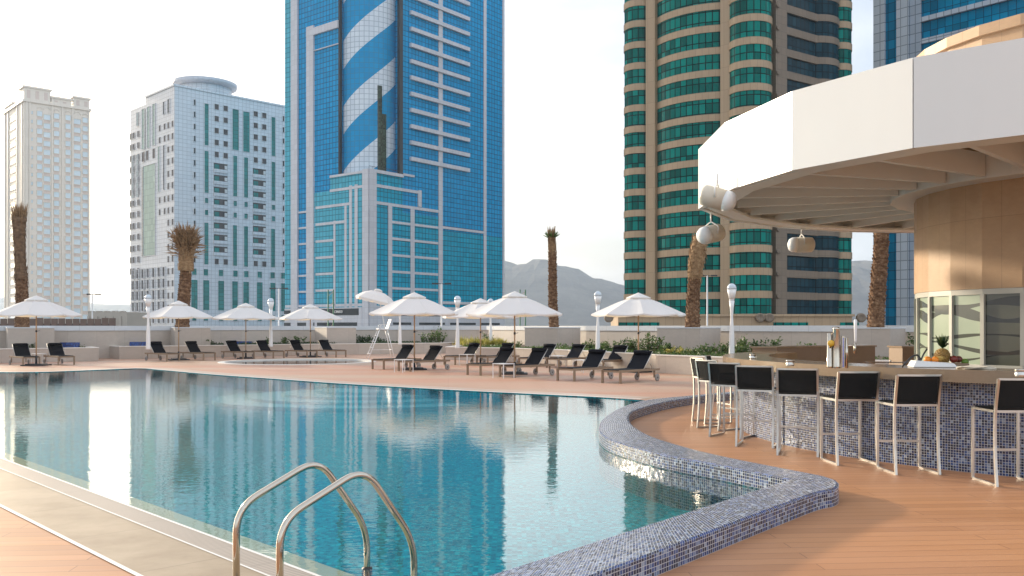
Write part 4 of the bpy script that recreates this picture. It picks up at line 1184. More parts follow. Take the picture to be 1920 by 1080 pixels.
# ------------------------------------------------------------------ the city
GZ=-14.0
m=MB()
K=24
for i in range(K):
    for j in range(K):
        x0=-3500+7000*i/K; y0=60+5200*j/K-600
        m.face([(x0,y0,GZ),(x0+7000/K,y0,GZ),(x0+7000/K,y0+5200/K,GZ),(x0,y0+5200/K,GZ)])
structure(m.build('ground',M['city']))
m=MB(); m.prism([(p.x,p.y) for p in deck_outer][::1],GZ,-.5,cap=False); o=m.build('podium_facade',M['concrete']); structure(o)

class Face:
    def __init__(s,p0,d,side):
        s.p=Vector(p0); s.d=Vector(d).normalized(); n=Vector((s.d.y,-s.d.x)); 
        if n.dot(s.p)>0: n=-n
        s.n=n
    def s(s_,px,off=0):
        k=(px-CX)/F; p=s_.p+s_.n*off; return (k*p.y-p.x)/(s_.d.x-k*s_.d.y)
    def Y(s_,px): return (s_.p+s_.d*s_.s(px)).y
    def z(s_,px,py): return EYE+(HY-py)*s_.Y(px)/F
    def pt(s_,s,z,off=0):
        q=s_.p+s_.d*s+s_.n*off; return Vector((q.x,q.y,z))
    def box(s_,mb,s0,s1,z0,z1,o0,o1,mi=0,org=None):
        if s0>s1: s0,s1=s1,s0
        P=[s_.pt(s,z,o) for z in (z0,z1) for s,o in ((s0,o0),(s1,o0),(s1,o1),(s0,o1))]
        if org is not None: P=[p-org for p in P]
        fs=[(3,2,1,0),(4,5,6,7),(0,1,5,4),(1,2,6,5),(2,3,7,6),(3,0,4,7)]
        a,b,c=P[0],P[1],P[3]
        if (b-a).cross(c-a).z<0: fs=[f[::-1] for f in fs]
        b0=len(mb.v)
        uvs=[]
        val=[(s,z,o) for z in (z0,z1) for s,o in ((s0,o0),(s1,o0),(s1,o1),(s0,o1))]
        for f in fs:
            S={round(val[i][0],4) for i in f}; Z={round(val[i][1],4) for i in f}
            if len(Z)==1: uvs.append([(val[i][0],val[i][2]) for i in f])
            elif len(S)==1: uvs.append([(val[i][2],val[i][1]) for i in f])
            else: uvs.append([(val[i][0],val[i][1]) for i in f])
        mb.idx(P,fs,mi,False,uvs)

def window_mb(fc,s0,s1,z0,z1,org,fr=.14,pr=.22,ledge=True):
    m=MB(); 
    if s0>s1: s0,s1=s1,s0
    fc.box(m,s0,s1,z0,z1,-.05,.03,0,org)
    fc.box(m,s0-fr,s0,z0-fr,z1+fr,-.02,pr,1,org); fc.box(m,s1,s1+fr,z0-fr,z1+fr,-.02,pr,1,org)
    fc.box(m,s0,s1,z1,z1+fr,-.02,pr,1,org); fc.box(m,s0,s1,z0-fr,z0,-.02,pr,1,org)
    return m
class Bld:
    def __init__(s,name,label,org):
        s.org=Vector((org[0],org[1],0)); s.root=empty(name,(org[0],org[1],0)); tag(s.root,label,'building'); s.count={}
        s.rest={}
    def part(s,name,mats,fn,parent=None):
        m=MB(); fn(m); 
        if not m.v: return None
        return m.build(name,mats,parent or s.root)
    def rep(s,name,mats,mb,cap=98):
        c=s.count.get(name,0)
        if c<cap: s.count[name]=c+1; return mb.build(name,mats,s.root)
        R=s.rest.setdefault(name,[MB(),mats]); b=len(R[0].v); R[0].v+=mb.v; R[0].f+=[tuple(b+i for i in f) for f in mb.f]; R[0].uv+=mb.uv; R[0].mi+=mb.mi; R[0].sm+=mb.sm
    def finish(s):
        for nm,(m,mats) in s.rest.items():
            o=m.build(nm+'_field',mats,s.root); o['kind']='stuff'
def poly_body(b,name,poly,z0,z1,mat):
    m=MB(); m.prism([(x-b.org.x,y-b.org.y) for x,y in poly],z0,z1); return m.build(name,mat,b.root)

# --- blue glass tower with striped cylinder
P0=at(692,190); U=Vector((.625,.781)).normalized(); V=Vector((-.781,.625)).normalized()
FR=Face(P0,U,1); FL=Face(P0,V,-1)
B1=Bld('glass_tower','blue glass tower with a white spiral striped cylinder and white horizontal fins',P0)
o1=B1.org
p0=Vector(P0); sR=FR.s(945); sN=FR.s(755); sL=FL.s(535); sLN=FL.s(636)
HT=92
corner=[p0,p0+U*sR,p0+U*sR+V*sL,p0+V*sL]
zc=FR.z(692,317)
# podium corner block + main slab around the notch
def prism_b(b,name,poly,z0,z1,mat): return poly_body(b,name,[(p.x,p.y) for p in poly],z0,z1,mat)
prism_b(B1,'podium',[p0,p0+U*sN,p0+U*sN+V*sLN,p0+V*sLN],GZ,zc-.6,M['g_teal'])
m=MB()
PP=[p0+U*sN+V*0,p0+U*sR,p0+U*sR+V*sL,p0+V*sL,p0+V*sLN,p0+V*sLN+U*sN]
PP=[p0+U*(sN),p0+U*sR,p0+U*sR+V*sL,p0+V*sL,p0+V*(sLN),p0+V*(sLN)+U*(sN)]
prism_b(B1,'tower_slab',PP,GZ,HT,M['g_blue'])
# cylinder
cc=p0+U*7.9+V*8.8; RC=6.75
m=MB(); n=72
for k in range(n):
    a0=-PI+2*PI*k/n; a1=-PI+2*PI*(k+1)/n
    q=lambda a,z:(cc.x-o1.x+RC*math.cos(a),cc.y-o1.y+RC*math.sin(a),z)
    m.face([q(a0,zc-.7),q(a1,zc-.7),q(a1,HT+4),q(a0,HT+4)],[(a0*RC,zc-.7),(a1*RC,zc-.7),(a1*RC,HT+4),(a0*RC,HT+4)],0,True)
m.face([(cc.x-o1.x+RC*math.cos(2*PI*k/n),cc.y-o1.y+RC*math.sin(2*PI*k/n),HT+4) for k in range(n)])
m.build('striped_cylinder',M['g_cyl'],B1.root)
# dark reveal beside the cylinder
def bx(fc,px0,px1,zt,zb,o0,o1_,b=B1):
    def f(m): fc.box(m,fc.s(px0),fc.s(px1),zb,zt,o0,o1_,0,b.org)
    return f
B1.part('dark_reveal',M['win_dark'],bx(FR,748.5,755,HT,zc-.5,-.6,.12))
B1.part('dark_reveal',M['win_dark'],bx(FL,637.6,635.2,HT,FL.z(636,330),-.6,.15))
# mirrored slot on the cylinder, its dark green reflection painted as colour
m=MB()
def slot(a0,a1,zt):
    for i in range(6):
        t0=math.radians(a0+(a1-a0)*i/6); t1=math.radians(a0+(a1-a0)*(i+1)/6); r_=RC+.05
        P=[(cc.x-o1.x+r_*math.cos(t),cc.y-o1.y+r_*math.sin(t)) for t in (t0,t1)]
        m.face([(P[0][0],P[0][1],zc-.6),(P[1][0],P[1][1],zc-.6),(P[1][0],P[1][1],zt),(P[0][0],P[0][1],zt)],[(t0*r_,0),(t1*r_,0),(t1*r_,zt),(t0*r_,zt)],0,True)
slot(295,304,53.5); slot(304,313,47.5)
m.build('painted_reflection_slot',glass('slot glass with painted reflection',(.03,.05,.035),(.01,.015,.01),.55,1.12,.05,tint=1.4,spec=.5),B1.root)
# pale panels: L side reflection put into a lighter glass colour, on overlay sheets
zstep=FL.z(606,363)
B1.part('pale_reflection_glass',M['g_cyan'],lambda m:(FL.box(m,FL.s(690),FL.s(620),GZ,FL.z(690,319),.0,.10,0,o1),FL.box(m,FL.s(620),FL.s(590),GZ,FL.z(590,362),.0,.10,0,o1)))
B1.part('pale_reflection_glass',M['g_cyan'],lambda m:FL.box(m,FL.s(548),FL.s(535),GZ,HT,.0,.12,0,o1))
B1.part('teal_glass',M['g_teal'],lambda m:(FR.box(m,FR.s(692),FR.s(822),GZ,FR.z(692,390),.0,.06,0,o1),FR.box(m,FR.s(829),FR.s(944),GZ,FR.z(829,432),.0,.06,0,o1)))
def vert(fc,px0,px1,pyt,pyb,w=None,name='white_band',pr=.28,mat='p_white'):
    zt=HT if pyt is None else fc.z((px0+px1)/2,pyt); zb=GZ if pyb is None else fc.z((px0+px1)/2,pyb)
    m=MB(); fc.box(m,fc.s(px0),fc.s(px1),zb,zt,-.02,pr,0,o1); B1.rep(name,M[mat],m)
def horiz(fc,px0,px1,py,th,pr=.25,name='white_band',mat='p_white'):
    z=fc.z(px0,py); h=th*fc.Y(px0)/F
    m=MB(); fc.box(m,fc.s(px0),fc.s(px1),z-h,z,-.02,pr,0,o1); B1.rep(name,M[mat],m)
# right face (px measured on the photo, turned into real metres on the facade plane)
vert(FR,692,690.5+14,317,None,pr=.30)
vert(FL,692,681,317,None,pr=.30)
vert(FR,821.5,829,None,None,pr=.22)
vert(FR,906,911,None,None,pr=.22)
vert(FR,941.5,945,None,None,pr=.22)
for k in range(-6,10):
    z=FR.z(768,20+30.45*k); 
    m=MB(); FR.box(m,FR.s(768),FR.s(878),z-.85,z,-.02,.6,0,o1); B1.rep('fin',M['p_white'],m)
horiz(FR,704,755,318,6,.35); horiz(FR,755,776,325,4)
horiz(FR,704,788,345,5.5); vert(FR,783,789,357,388); horiz(FR,704,821,377,5.5)
vert(FR,727,734,383,None,pr=.24); vert(FR,769,776,390,None,pr=.24)
for k in range(6): horiz(FR,734,821,414+31*k,4.5,.2)
horiz(FR,829,906,424,4.5,.2)
horiz(FR,829,944,565,5,.2)
m=MB(); FR.box(m,FR.s(704),FR.s(944),GZ,FR.z(704,571)-.2,-.02,.32,0,o1); B1.rep('base_cladding',M['p_white'],m)
for k,(a,b) in enumerate(((735,769),(784,832),(842,890),(900,935))):
    for y0,y1 in ((585,592),(604.5,609)):
        z1=FR.z(735,y0); z0=FR.z(735,y1); m=MB(); FR.box(m,FR.s(a),FR.s(b),z0,z1,.2,.36,0,o1); B1.rep('louvre_window',M['win_dark'],m)
# left face
horiz(FL,681,620,320,4.5,.3); horiz(FL,681,620,347,5,.25); horiz(FL,661,593,379,5,.25); horiz(FL,649,593,413,5,.25)
vert(FL,661,656,348,None,pr=.2); vert(FL,671.5,666,346,None,pr=.2); vert(FL,651,647,381,None,pr=.2); vert(FL,630,626.5,414,None,pr=.2)
for k in range(4): horiz(FL,627,593,448+31.2*k,4.5,.22)
vert(FL,590,577,50,None,pr=.45); vert(FL,560,548,None,None,pr=.45)
for k in range(6): horiz(FL,577,560,395+30*k,3.5,.2)
# arch head joining the grey column to the cylinder
z=FL.z(606,48); m=MB(); FL.box(m,FL.s(577),FL.s(636),z-1.6,z,-.02,.5,0,o1); B1.rep('white_band',M['p_white'],m)
z=FL.z(606,90); m=MB(); FL.box(m,FL.s(590),FL.s(636),z-.2,z,.0,.3,0,o1); B1.rep('thin_rail',M['p_white'],m)
horiz(FL,681,536,569,5,.2)
m=MB(); FL.box(m,FL.s(681),FL.s(536),GZ,FL.z(681,574)-.2,-.02,.36,0,o1); B1.rep('base_cladding',M['p_white'],m)
for a,b,y0,y1 in ((535,548,580,587),(675,600,578.5,591),(592,535,604.5,612),(672,597,604.5,612)):
    z1=FL.z(660,y0); z0=FL.z(660,y1); m=MB(); FL.box(m,FL.s(a),FL.s(b),z0,z1,.2,.40,0,o1); B1.rep('louvre_window',M['win_dark'],m)
# roof rail of the podium corner
m=MB()
for k in range(10):
    a=p0+U*(sN*k/10); b=p0+U*(sN*(k+1)/10)
    m.bar((a.x-o1.x,a.y-o1.y,zc+.7),(b.x-o1.x,b.y-o1.y,zc+.7),.06); m.bar((a.x-o1.x,a.y-o1.y,zc-.6),(a.x-o1.x,a.y-o1.y,zc+.7),.05)
m.build('roof_rail',M['dark'],B1.root)
# little sign with unreadable pale characters
sg=MB(); rr=random.Random(5)
s0=FL.s(645); s1=FL.s(628.5); z1=FL.z(636,582.3); z0=FL.z(636,586.6)
nc=8
for k in range(nc):
    a=s0+(s1-s0)*(k+.12)/nc; b=s0+(s1-s0)*(k+.82)/nc; th=(b-a)*.28
    for q in (a,b-th): 
        if rr.random()<.8: FL.box(sg,q,q+th,z0,z1,.41,.46,0,o1)
    for zz in (z0,(z0+z1)/2-.05,z1-.1):
        if rr.random()<.75: FL.box(sg,a,b,zz,zz+.1,.41,.455,0,o1)
sg.build('sign_lettering',M['white'],B1.root)
B1.finish()

# --- white tower with green strips and a round roof deck
P2=at(327,240); u2=Vector((.707,.707)); v2=Vector((-.707,.707)); q2=Vector(P2)
F2=Face(P2,u2,1); L2=Face(P2,v2,-1)
B2=Bld('white_tower','white tower with teal glass strips, small windows and a round roof deck',P2)
s2=F2.s(548); l2=L2.s(243); T2z=F2.z(327,161)
pts=[q2,q2+u2*s2,q2+u2*s2+v2*l2,q2+v2*l2]
prism_b(B2,'wall',[q2,q2+u2*s2,q2+u2*s2+v2*l2*.62,q2+v2*l2*.62],GZ,T2z,M['p_pale'])
prism_b(B2,'side_wall',[q2+v2*l2*.62+u2*.2,q2+u2*s2+v2*l2*.62,q2+u2*s2+v2*l2,q2+v2*l2+u2*.2],GZ,L2.z(243,207),M['p_pale'])
m=MB(); m.prism([(p.x-P2[0],p.y-P2[1]) for p in [q2-u2*.25-v2*.25,q2+u2*s2-v2*.25,q2+u2*s2+v2*l2*.62,q2-u2*.25+v2*l2*.62]],T2z,T2z+.5); m.build('cornice',M['p_pale'],B2.root)
rc=q2+u2*13+v2*9
for (r,z0,z1) in ((7.2,T2z+.5,T2z+3.2),):
    m=MB(); m.lathe([(r,z0),(r,z1)],48,(rc.x-P2[0],rc.y-P2[1],0)); m.build('roof_drum',M['p_pale'],B2.root)
m=MB(); m.lathe([(7.2,T2z+3.2),(8.6,T2z+3.6),(8.7,T2z+4.6),(8.5,T2z+4.6),(8.3,T2z+3.9),(6,T2z+3.8)],48,(rc.x-P2[0],rc.y-P2[1],0)); m.build('roof_deck',M['p_white'],B2.root)
Z3=lambda px,y:F2.z(px,130+y/4.319)      # readings taken on two enlargements
Z4=lambda px,y:F2.z(px,380+y/4.5)
X3=lambda x:235+x/4.319
X4=lambda x:235+x/4.5
fh=F2.z(X3(560),130+268/4.319)-F2.z(X3(560),130+366/4.319)
z00=F2.z(X3(560),130+268/4.319)
def strip2(x0,x1,zt,zb,mat='g_green',fc=F2):
    m=window_mb(fc,fc.s(x0),fc.s(x1),zb,zt,B2.org,.12,.16); B2.rep('glass_strip',[M[mat],M['p_pale']],m)
for (a,b) in ((640,673),):
    strip2(X3(a),X3(b),Z3(X3(a),275),Z3(X3(a),613)); strip2(X3(a),X3(b),Z3(X3(a),660),Z3(X3(a),998)); strip2(X4(665),X4(700),Z4(X4(665),168),Z4(X4(665),520))
for a,b,c,d,e,y1,y2,y3,y4,y5,y6 in ((866,917,872,905,907,320,650,698,1027,190,532),(953,1005,960,993,1000,340,665,712,1037,198,540),(1182,1213,1182,1213,1228,385,700,748,1062,220,545)):
    strip2(X3(a),X3(b),Z3(X3(a),y1),Z3(X3(a),y2)); strip2(X3(c),X3(d),Z3(X3(c),y3),Z3(X3(c),y4)); strip2(X4(e),X4(e+34),Z4(X4(e),y5),Z4(X4(e),y6))
zA,zB=Z4(X4(555),650),Z4(X4(555),905)
for a,b in ((555,608),(655,707),(782,832),(900,948),(993,1042),(1108,1157),(1222,1265),(1312,1350)): strip2(X4(a),X4(b),zA,zB)
def win2(pc,wpx,z,h,mat='win_dark',fc=F2,b=B2):
    m=window_mb(fc,fc.s(pc-wpx/2),fc.s(pc+wpx/2),z-h/2,z+h/2,b.org,.12,.2); b.rep('window',[M[mat],M['p_pale']],m)
for k in range(14):
    z=z00-k*fh
    win2(X3(560),3.4,z,1.5); win2(X3(1279),3.2,z,1.5)
    if k<5 or k==13:
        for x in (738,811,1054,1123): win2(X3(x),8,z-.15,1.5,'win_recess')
    else:
        for a,b in ((716,827),(1033,1138)):
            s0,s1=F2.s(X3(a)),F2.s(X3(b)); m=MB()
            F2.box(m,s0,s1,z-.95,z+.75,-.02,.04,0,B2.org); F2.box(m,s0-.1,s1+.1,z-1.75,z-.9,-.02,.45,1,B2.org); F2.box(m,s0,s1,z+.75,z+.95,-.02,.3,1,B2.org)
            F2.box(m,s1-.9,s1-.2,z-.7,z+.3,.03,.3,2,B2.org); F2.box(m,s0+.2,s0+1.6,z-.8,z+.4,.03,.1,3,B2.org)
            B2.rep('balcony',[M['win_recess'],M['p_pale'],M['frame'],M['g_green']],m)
    if k in (8,9):
        for x in (656,888,976,1198): win2(X3(x),6.5,z,1.4,'g_green')
for pc in (580,678,805,927,1019,1132,1241,1331):
    win2(X4(pc),8.5,Z4(X4(555),582),1.7,'g_green'); win2(X4(pc),8,Z4(X4(555),968),1.7,'g_green')
def stripL(x0,x1,zt,zb,mat): 
    m=window_mb(L2,L2.s(x0),L2.s(x1),zb,zt,B2.org,.12,.2); B2.rep('glass_strip',[M[mat],M['p_pale']],m)
ZL=lambda x,y:L2.z(X3(x),130+y/4.319)
ZL4=lambda x,y:L2.z(X4(x),380+y/4.5)
for a,b,y0,y1 in ((137,158,318,645),(180,200,300,632),(224,243,278,612),(95,105,350,455),(345,360,240,352),(308,320,262,362),(268,280,625,990),(310,320,615,975),(95,104,690,1030),(58,66,700,1040)): stripL(X3(b),X3(a),ZL(b,y0),ZL(b,y1),'g_pale' if a<300 else 'win_dark')
stripL(X3(245),X3(148),ZL(245,760),ZL4(255,440),'g_pale')
m=MB(); L2.box(m,L2.s(X3(148)),L2.s(X3(134)),ZL4(255,440),ZL(245,760),-.02,.05,0,B2.org); m.build('deep_reveal',M['win_dark'],B2.root)
for x in (280,320,350,384):
    for k in range(17):
        z=ZL(384,438)-k*fh+(0 if x>340 else .0)
        if x in (280,320) and k>1 and (k<8 and k>5)==False: continue
        m=window_mb(L2,L2.s(X3(x)+1.6),L2.s(X3(x)-1.6),z-.9,z+.7,B2.org,.08,.10); B2.rep('window',[M['win_recess'],M['p_pale']],m,170 if False else 98)
for x in (46,68,105):
    for k in range(13):
        z=ZL(105,520)-k*fh*.99
        m=window_mb(L2,L2.s(X3(x)+1.4),L2.s(X3(x)-1.4),z-.9,z+.7,B2.org,.08,.10); B2.rep('window',[M['win_sky' if x==46 else 'win_dark'],M['p_pale']],m)
for x in (145,180,232):
    for y in (695,):
        z=ZL(180,y); m=window_mb(L2,L2.s(X3(x)+2.2),L2.s(X3(x)-2.2),z-1.4,z+1.2,B2.org,.08,.10); B2.rep('window',[M['win_dark'],M['p_pale']],m)
for j,y in enumerate((590,685,778,875,978)):
    for x in (72,108,152,197,243,290,330):
        z=ZL4(243,y); m=window_mb(L2,L2.s(X4(x)+2.2),L2.s(X4(x)-2.2),z-1.2,z+1.2,B2.org,.12,.35); B2.rep('window',[M['win_dark' if j in (0,4) else 'win_recess'],M['p_pale']],m)
B2.finish()

# --- cream tower at the far left
P3=at(45,340); u3=Vector((.742,.67)).normalized(); v3=Vector((-.67,.742)).normalized(); q3=Vector(P3)
F3=Face(P3,u3,1); L3=Face(P3,v3,-1)
B0=Bld('cream_tower','hazy cream tower with arched crown and rows of pale windows, far left',P3)
s3=F3.s(168); l3=L3.s(8); T3=F3.z(45,190)
prism_b(B0,'wall',[q3,q3+u3*s3,q3+u3*s3+v3*l3,q3+v3*l3],GZ,T3,M['p_cream'])
m=MB(); m.prism([(p.x-P3[0],p.y-P3[1]) for p in [q3-u3*.6-v3*.6,q3+u3*(s3+.6)-v3*.6,q3+u3*(s3+.6)+v3*(l3+.6),q3-u3*.6+v3*(l3+.6)]],T3,T3+.9); m.build('cornice',M['p_cream'],B0.root)
zt=F3.z(45,163)
def crown(a,b,z1,fc,nm='crown_block'):
    m=MB(); fc.box(m,a,b,T3+.9,z1,-7,-.2,0,B0.org); fc.box(m,a-.5,b+.5,z1,z1+.7,-7.3,.2,0,B0.org); 
    k=a+1
    while k<b-1.6: fc.box(m,k,k+1.2,T3+1.6,z1-.8,-.25,-.12,1,B0.org); k+=3
    m.build(nm,[M['p_cream'],M['p_pinkish']],B0.root)
crown(0,F3.s(95),zt,F3); crown(F3.s(97),F3.s(134),zt-2.4,F3); crown(F3.s(138),s3,zt-1,F3); crown(L3.s(22),L3.s(8),zt-3,L3)
fh3=16.55*F3.Y(75)/F; zr=F3.z(74,213)
for c,(a,b) in enumerate(((69.3,79),(81.8,94.3),(101,111),(122.7,132.4),(138.4,151),(154.8,164.4))):
    for k in range(25):
        z=zr-k*fh3-(0.0 if c not in (1,4) else 1.0)
        m=window_mb(F3,F3.s(a),F3.s(b),z-.95,z+.95,B0.org,.15,.2); B0.rep('window',[M['win_sky'],M['p_cream']],m)
    m=MB(); F3.box(m,F3.s(a)+.05,F3.s(b)-.05,GZ+6,zr-1.2,-.02,.015,0,B0.org); m.build('spandrel_strip',M['p_pinkish'],B0.root)
    m=MB(); ctr=(F3.s(a)+F3.s(b))/2; hw=(F3.s(b)-F3.s(a))/2
    for j in range(9):
        t0=PI*j/9; t1=PI*(j+1)/9
        F3.box(m,ctr+hw*math.cos(t1),ctr+hw*math.cos(t0),zr+1.6+hw*.9*min(math.sin(t0),math.sin(t1)),zr+1.9+hw*.9*max(math.sin(t0),math.sin(t1)),-.02,.22,0,B0.org)
    m.build('arch_moulding',M['p_cream'],B0.root)
for px in (97.5,117,136,166.5,50,56):
    m=MB(); F3.box(m,F3.s(px)-.3,F3.s(px)+.3,GZ,T3,-.02,.35,0,B0.org); m.build('pilaster',M['p_cream'],B0.root)
for k in range(25):
    z=zr-k*fh3
    m=window_mb(F3,F3.s(58.5),F3.s(61.5),z-.6,z+.6,B0.org,.1,.2); B0.rep('window',[M['win_dark'],M['p_cream']],m)
    m=window_mb(L3,L3.s(30),L3.s(19),z-1,z+1,B0.org,.15,.2); B0.rep('window',[M['win_sky'],M['p_cream']],m)
for px in (10,16,33,42):
    m=MB(); L3.box(m,L3.s(px)-.3,L3.s(px)+.3,GZ,T3,-.02,.35,0,B0.org); m.build('pilaster',M['p_cream'],B0.root)
B0.finish()

# --- brown tower with emerald ribbon windows
P4=at(1410,140); q4=Vector(P4); v4=Vector((-.78,.63)).normalized(); u4=Vector((.82,.57)).normalized()
B3=Bld('brown_tower','tan round bayed tower with emerald ribbon windows',P4)
L4=Face(P4,v4,-1); F4=Face(P4,u4,1); H4=86
kb=FLH=3.5
def body(poly,name='wall',mat='p_tan',z1=H4): return prism_b(B3,name,poly,GZ,z1,M[mat])
body([q4-v4*1.0+Vector((0,2.6)),q4+v4*22.2+Vector((0,2.0)),q4+v4*22.2+Vector((12,24)),q4+u4*24+Vector((-3,20)),q4+u4*22.8+Vector((0,2.2)),q4+u4*.5+Vector((0,3.0))])
def arc_bay(c,r,a0,a1,nm,winmat,arcs=None,inset=.12,nseg=18,z1=H4,wallmat='p_tan',wa=None):
    """a bay of circular plan: one wall skin, then one ribbon window per storey"""
    c=Vector(c); a0,a1=math.radians(a0),math.radians(a1)
    def skin(m,r_,b0,b1,z0,z1_,n):
        for i in range(n):
            t0=b0+(b1-b0)*i/n; t1=b0+(b1-b0)*(i+1)/n
            P=[(c.x-P4[0]+r_*math.cos(t),c.y-P4[1]+r_*math.sin(t)) for t in (t0,t1)]
            m.face([(P[0][0],P[0][1],z0),(P[1][0],P[1][1],z0),(P[1][0],P[1][1],z1_),(P[0][0],P[0][1],z1_)],[(t0*r_,z0),(t1*r_,z0),(t1*r_,z1_),(t0*r_,z1_)],0,True)
    # glass core
    k=0; z=4.75-3.5*4
    w0,w1=(math.radians(wa[0]),math.radians(wa[1])) if wa else (a0,a1)
    while z<z1-2:
        if z>0:
            m=MB(); skin(m,r-inset,w0,w1,z-1.2,z+1.2,nseg); B3.rep('ribbon_window',M[winmat],m,200)
        z+=3.5
    m=MB(); z=4.75-3.5*4
    while z<z1:
        # spandrel with top and bottom returns
        zb=z+1.2; zt_=z+2.3
        skin(m,r,a0,a1,zb,zt_,nseg)
        for zz,fl in ((zb,1),(zt_,0)):
            for i in range(nseg):
                t0=a0+(a1-a0)*i/nseg; t1=a0+(a1-a0)*(i+1)/nseg
                P=[(c.x-P4[0]+rr*math.cos(t),c.y-P4[1]+rr*math.sin(t),zz) for rr,t in ((r-.5,t0),(r,t0),(r,t1),(r-.5,t1))]
                m.face(P[::-1] if fl else P)
        z+=3.5
    if wa:
        for b0,b1 in ((a0,w0),(w1,a1)): skin(m,r-.01,b0,b1,GZ,z1,4)
    skin(m,r,a0,a1,GZ,4.75-1.2-3.5,nseg) if False else None
    m.build('spandrels',M[wallmat],B3.root)
# left bay, big bay, corner bay, right bays
cA=q4+v4*20.5+Vector((.6,.9)); arc_bay(cA,2.7,150,345,'left','g_emerald')
m1=q4+v4*4.4; m2=q4+v4*16.9; mid=(m1+m2)/2; nv=Vector((v4.y,-v4.x)); nv=nv if nv.dot(mid)<0 else -nv
hc=(m2-m1).length/2; sag=1.9; Rb=(hc*hc+sag*sag)/(2*sag); cb=mid-nv*(Rb-sag)
angs=[math.degrees(math.atan2(p.y-cb.y,p.x-cb.x))%360 for p in (m1,m2)]
arc_bay(cb,Rb,min(angs),max(angs),'big','g_emerald',wa=(min(angs)+1,max(angs)-3))
arc_bay(q4+Vector((0,1.0)),3.3,140,400,'corner','g_emerald')
# piers between the bays
for s_ in (4.0,17.4):
    a=q4+v4*s_; m=MB(); 
    P=[a-v4*.9+nv*1.0,a+v4*.8+nv*1.0,a+v4*.8-nv*3,a-v4*.9-nv*3]
    m.prism([(p.x-P4[0],p.y-P4[1]) for p in P],GZ,H4); m.build('pier',M['p_tan'],B3.root)
# recess with dark windows, its shade put into the cladding colour
m=MB(); F4.box(m,F4.s(1449),F4.s(1470),GZ,H4,-2,.6,0,B3.org); m.build('pier',M['p_tan_shade'],B3.root)
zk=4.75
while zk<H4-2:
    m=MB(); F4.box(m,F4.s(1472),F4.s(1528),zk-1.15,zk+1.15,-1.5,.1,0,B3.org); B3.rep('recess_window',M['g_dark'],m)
    m=MB(); F4.box(m,F4.s(1470),F4.s(1530),zk+1.15,zk+2.35,-1.5,.45,0,B3.org); B3.rep('recess_spandrel',M['p_tan_shade'],m)
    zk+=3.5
m=MB(); F4.box(m,F4.s(1468.5),F4.s(1531),GZ,4.75-1.15,-1.5,.46,0,B3.org); m.build('recess_base',M['p_tan_shade'],B3.root)
cg=q4+u4*17.6+Vector((-1.0,2.6)); arc_bay(cg,4.3,215,345,'grey','g_dark',wallmat='p_tan_shade')
ce=q4+u4*21.9+Vector((.2,1.4)); arc_bay(ce,2.3,170,400,'end','g_emerald')
for i in range(18):   # round vents on the corner pier
    z=4.75+3.5*i; T=Matrix.Translation(F4.pt(F4.s(1452),z-1.9,.65)-B3.org)@Matrix.Rotation(math.atan2(F4.n.y,F4.n.x),4,'Z')@Matrix.Rotation(PI/2,4,'Y')
    m=MB(); m.lathe([(.38,0),(.38,.18),(.26,.2)],14,M=T); m.build('round_vent',M['p_tan_shade'],B3.root)
B3.finish()
# low podium block of the brown tower
pb=empty('low_annex',(at(1380,122)[0],122,0)); tag(pb,'low tan annex with round vents at the foot of the brown tower','building')
x0=at(1138,122)[0]-pb.location.x; x1=at(1618,122)[0]-pb.location.x; zt=zat(589,122)
m=MB(); m.box(x0+1.5,x1-1.5,0,9,GZ,zt-.3); m.box(x0+1.2,x1-1.2,-.3,9.3,zt-.3,zt); m.build('wall',M['p_tan'],pb)
for a,b in ((1160,1236),(1450,1515),(1575,1610)):
    m=MB(); m.box(at(a,122)[0]-pb.location.x,at(b,122)[0]-pb.location.x,-.12,.1,zat(612.5,122)-1,zat(604.5,122)); m.build('window',M['g_emerald'],pb)
for px in (1141,1424,1441,1613):
    T=Matrix.Translation((at(px,122)[0]-pb.location.x,-.02,zat(594.5,122)-.1))@Matrix.Rotation(PI/2,4,'X')
    m=MB(); m.lathe([(.62,0),(.62,.5),(.48,.62),(.3,.5)],18,M=T); m.build('round_vent',M['p_tan_shade'],pb)

# --- right hand blue tower
P5=at(1640,170); q5=Vector(P5); v5=Vector((.65,-.757)).normalized(); F5=Face(P5,v5,1)
B4=Bld('blue_office_tower','dark blue office tower with silver columns behind the canopy, far right',P5)
back=-F5.n
s5=F5.s(1990)
prism_b(B4,'glass_wall',[q5,q5+v5*s5,q5+v5*s5+back*22,q5+back*22],GZ,100,M['g_deep'])
for a,b in ((1640,1661),(1683,1706)):
    m=MB(); F5.box(m,F5.s(a),F5.s(b),GZ,100,-.02,.5,0,B4.org); m.build('silver_column',M['p_blue'],B4.root)
m=MB(); F5.box(m,F5.s(1707),F5.s(1728),GZ,100,-.02,.25,0,B4.org); m.build('silver_column',M['p_blue'],B4.root)
z=F5.z(1728,34)
for k in range(-4,22):
    zz=z-3.9*k
    if zz<-4: break
    m=MB(); F5.box(m,F5.s(1729),s5,zz-.85,zz,-.02,.55,0,B4.org); B4.rep('floor_band',M['p_blue'],m)
B4.finish()

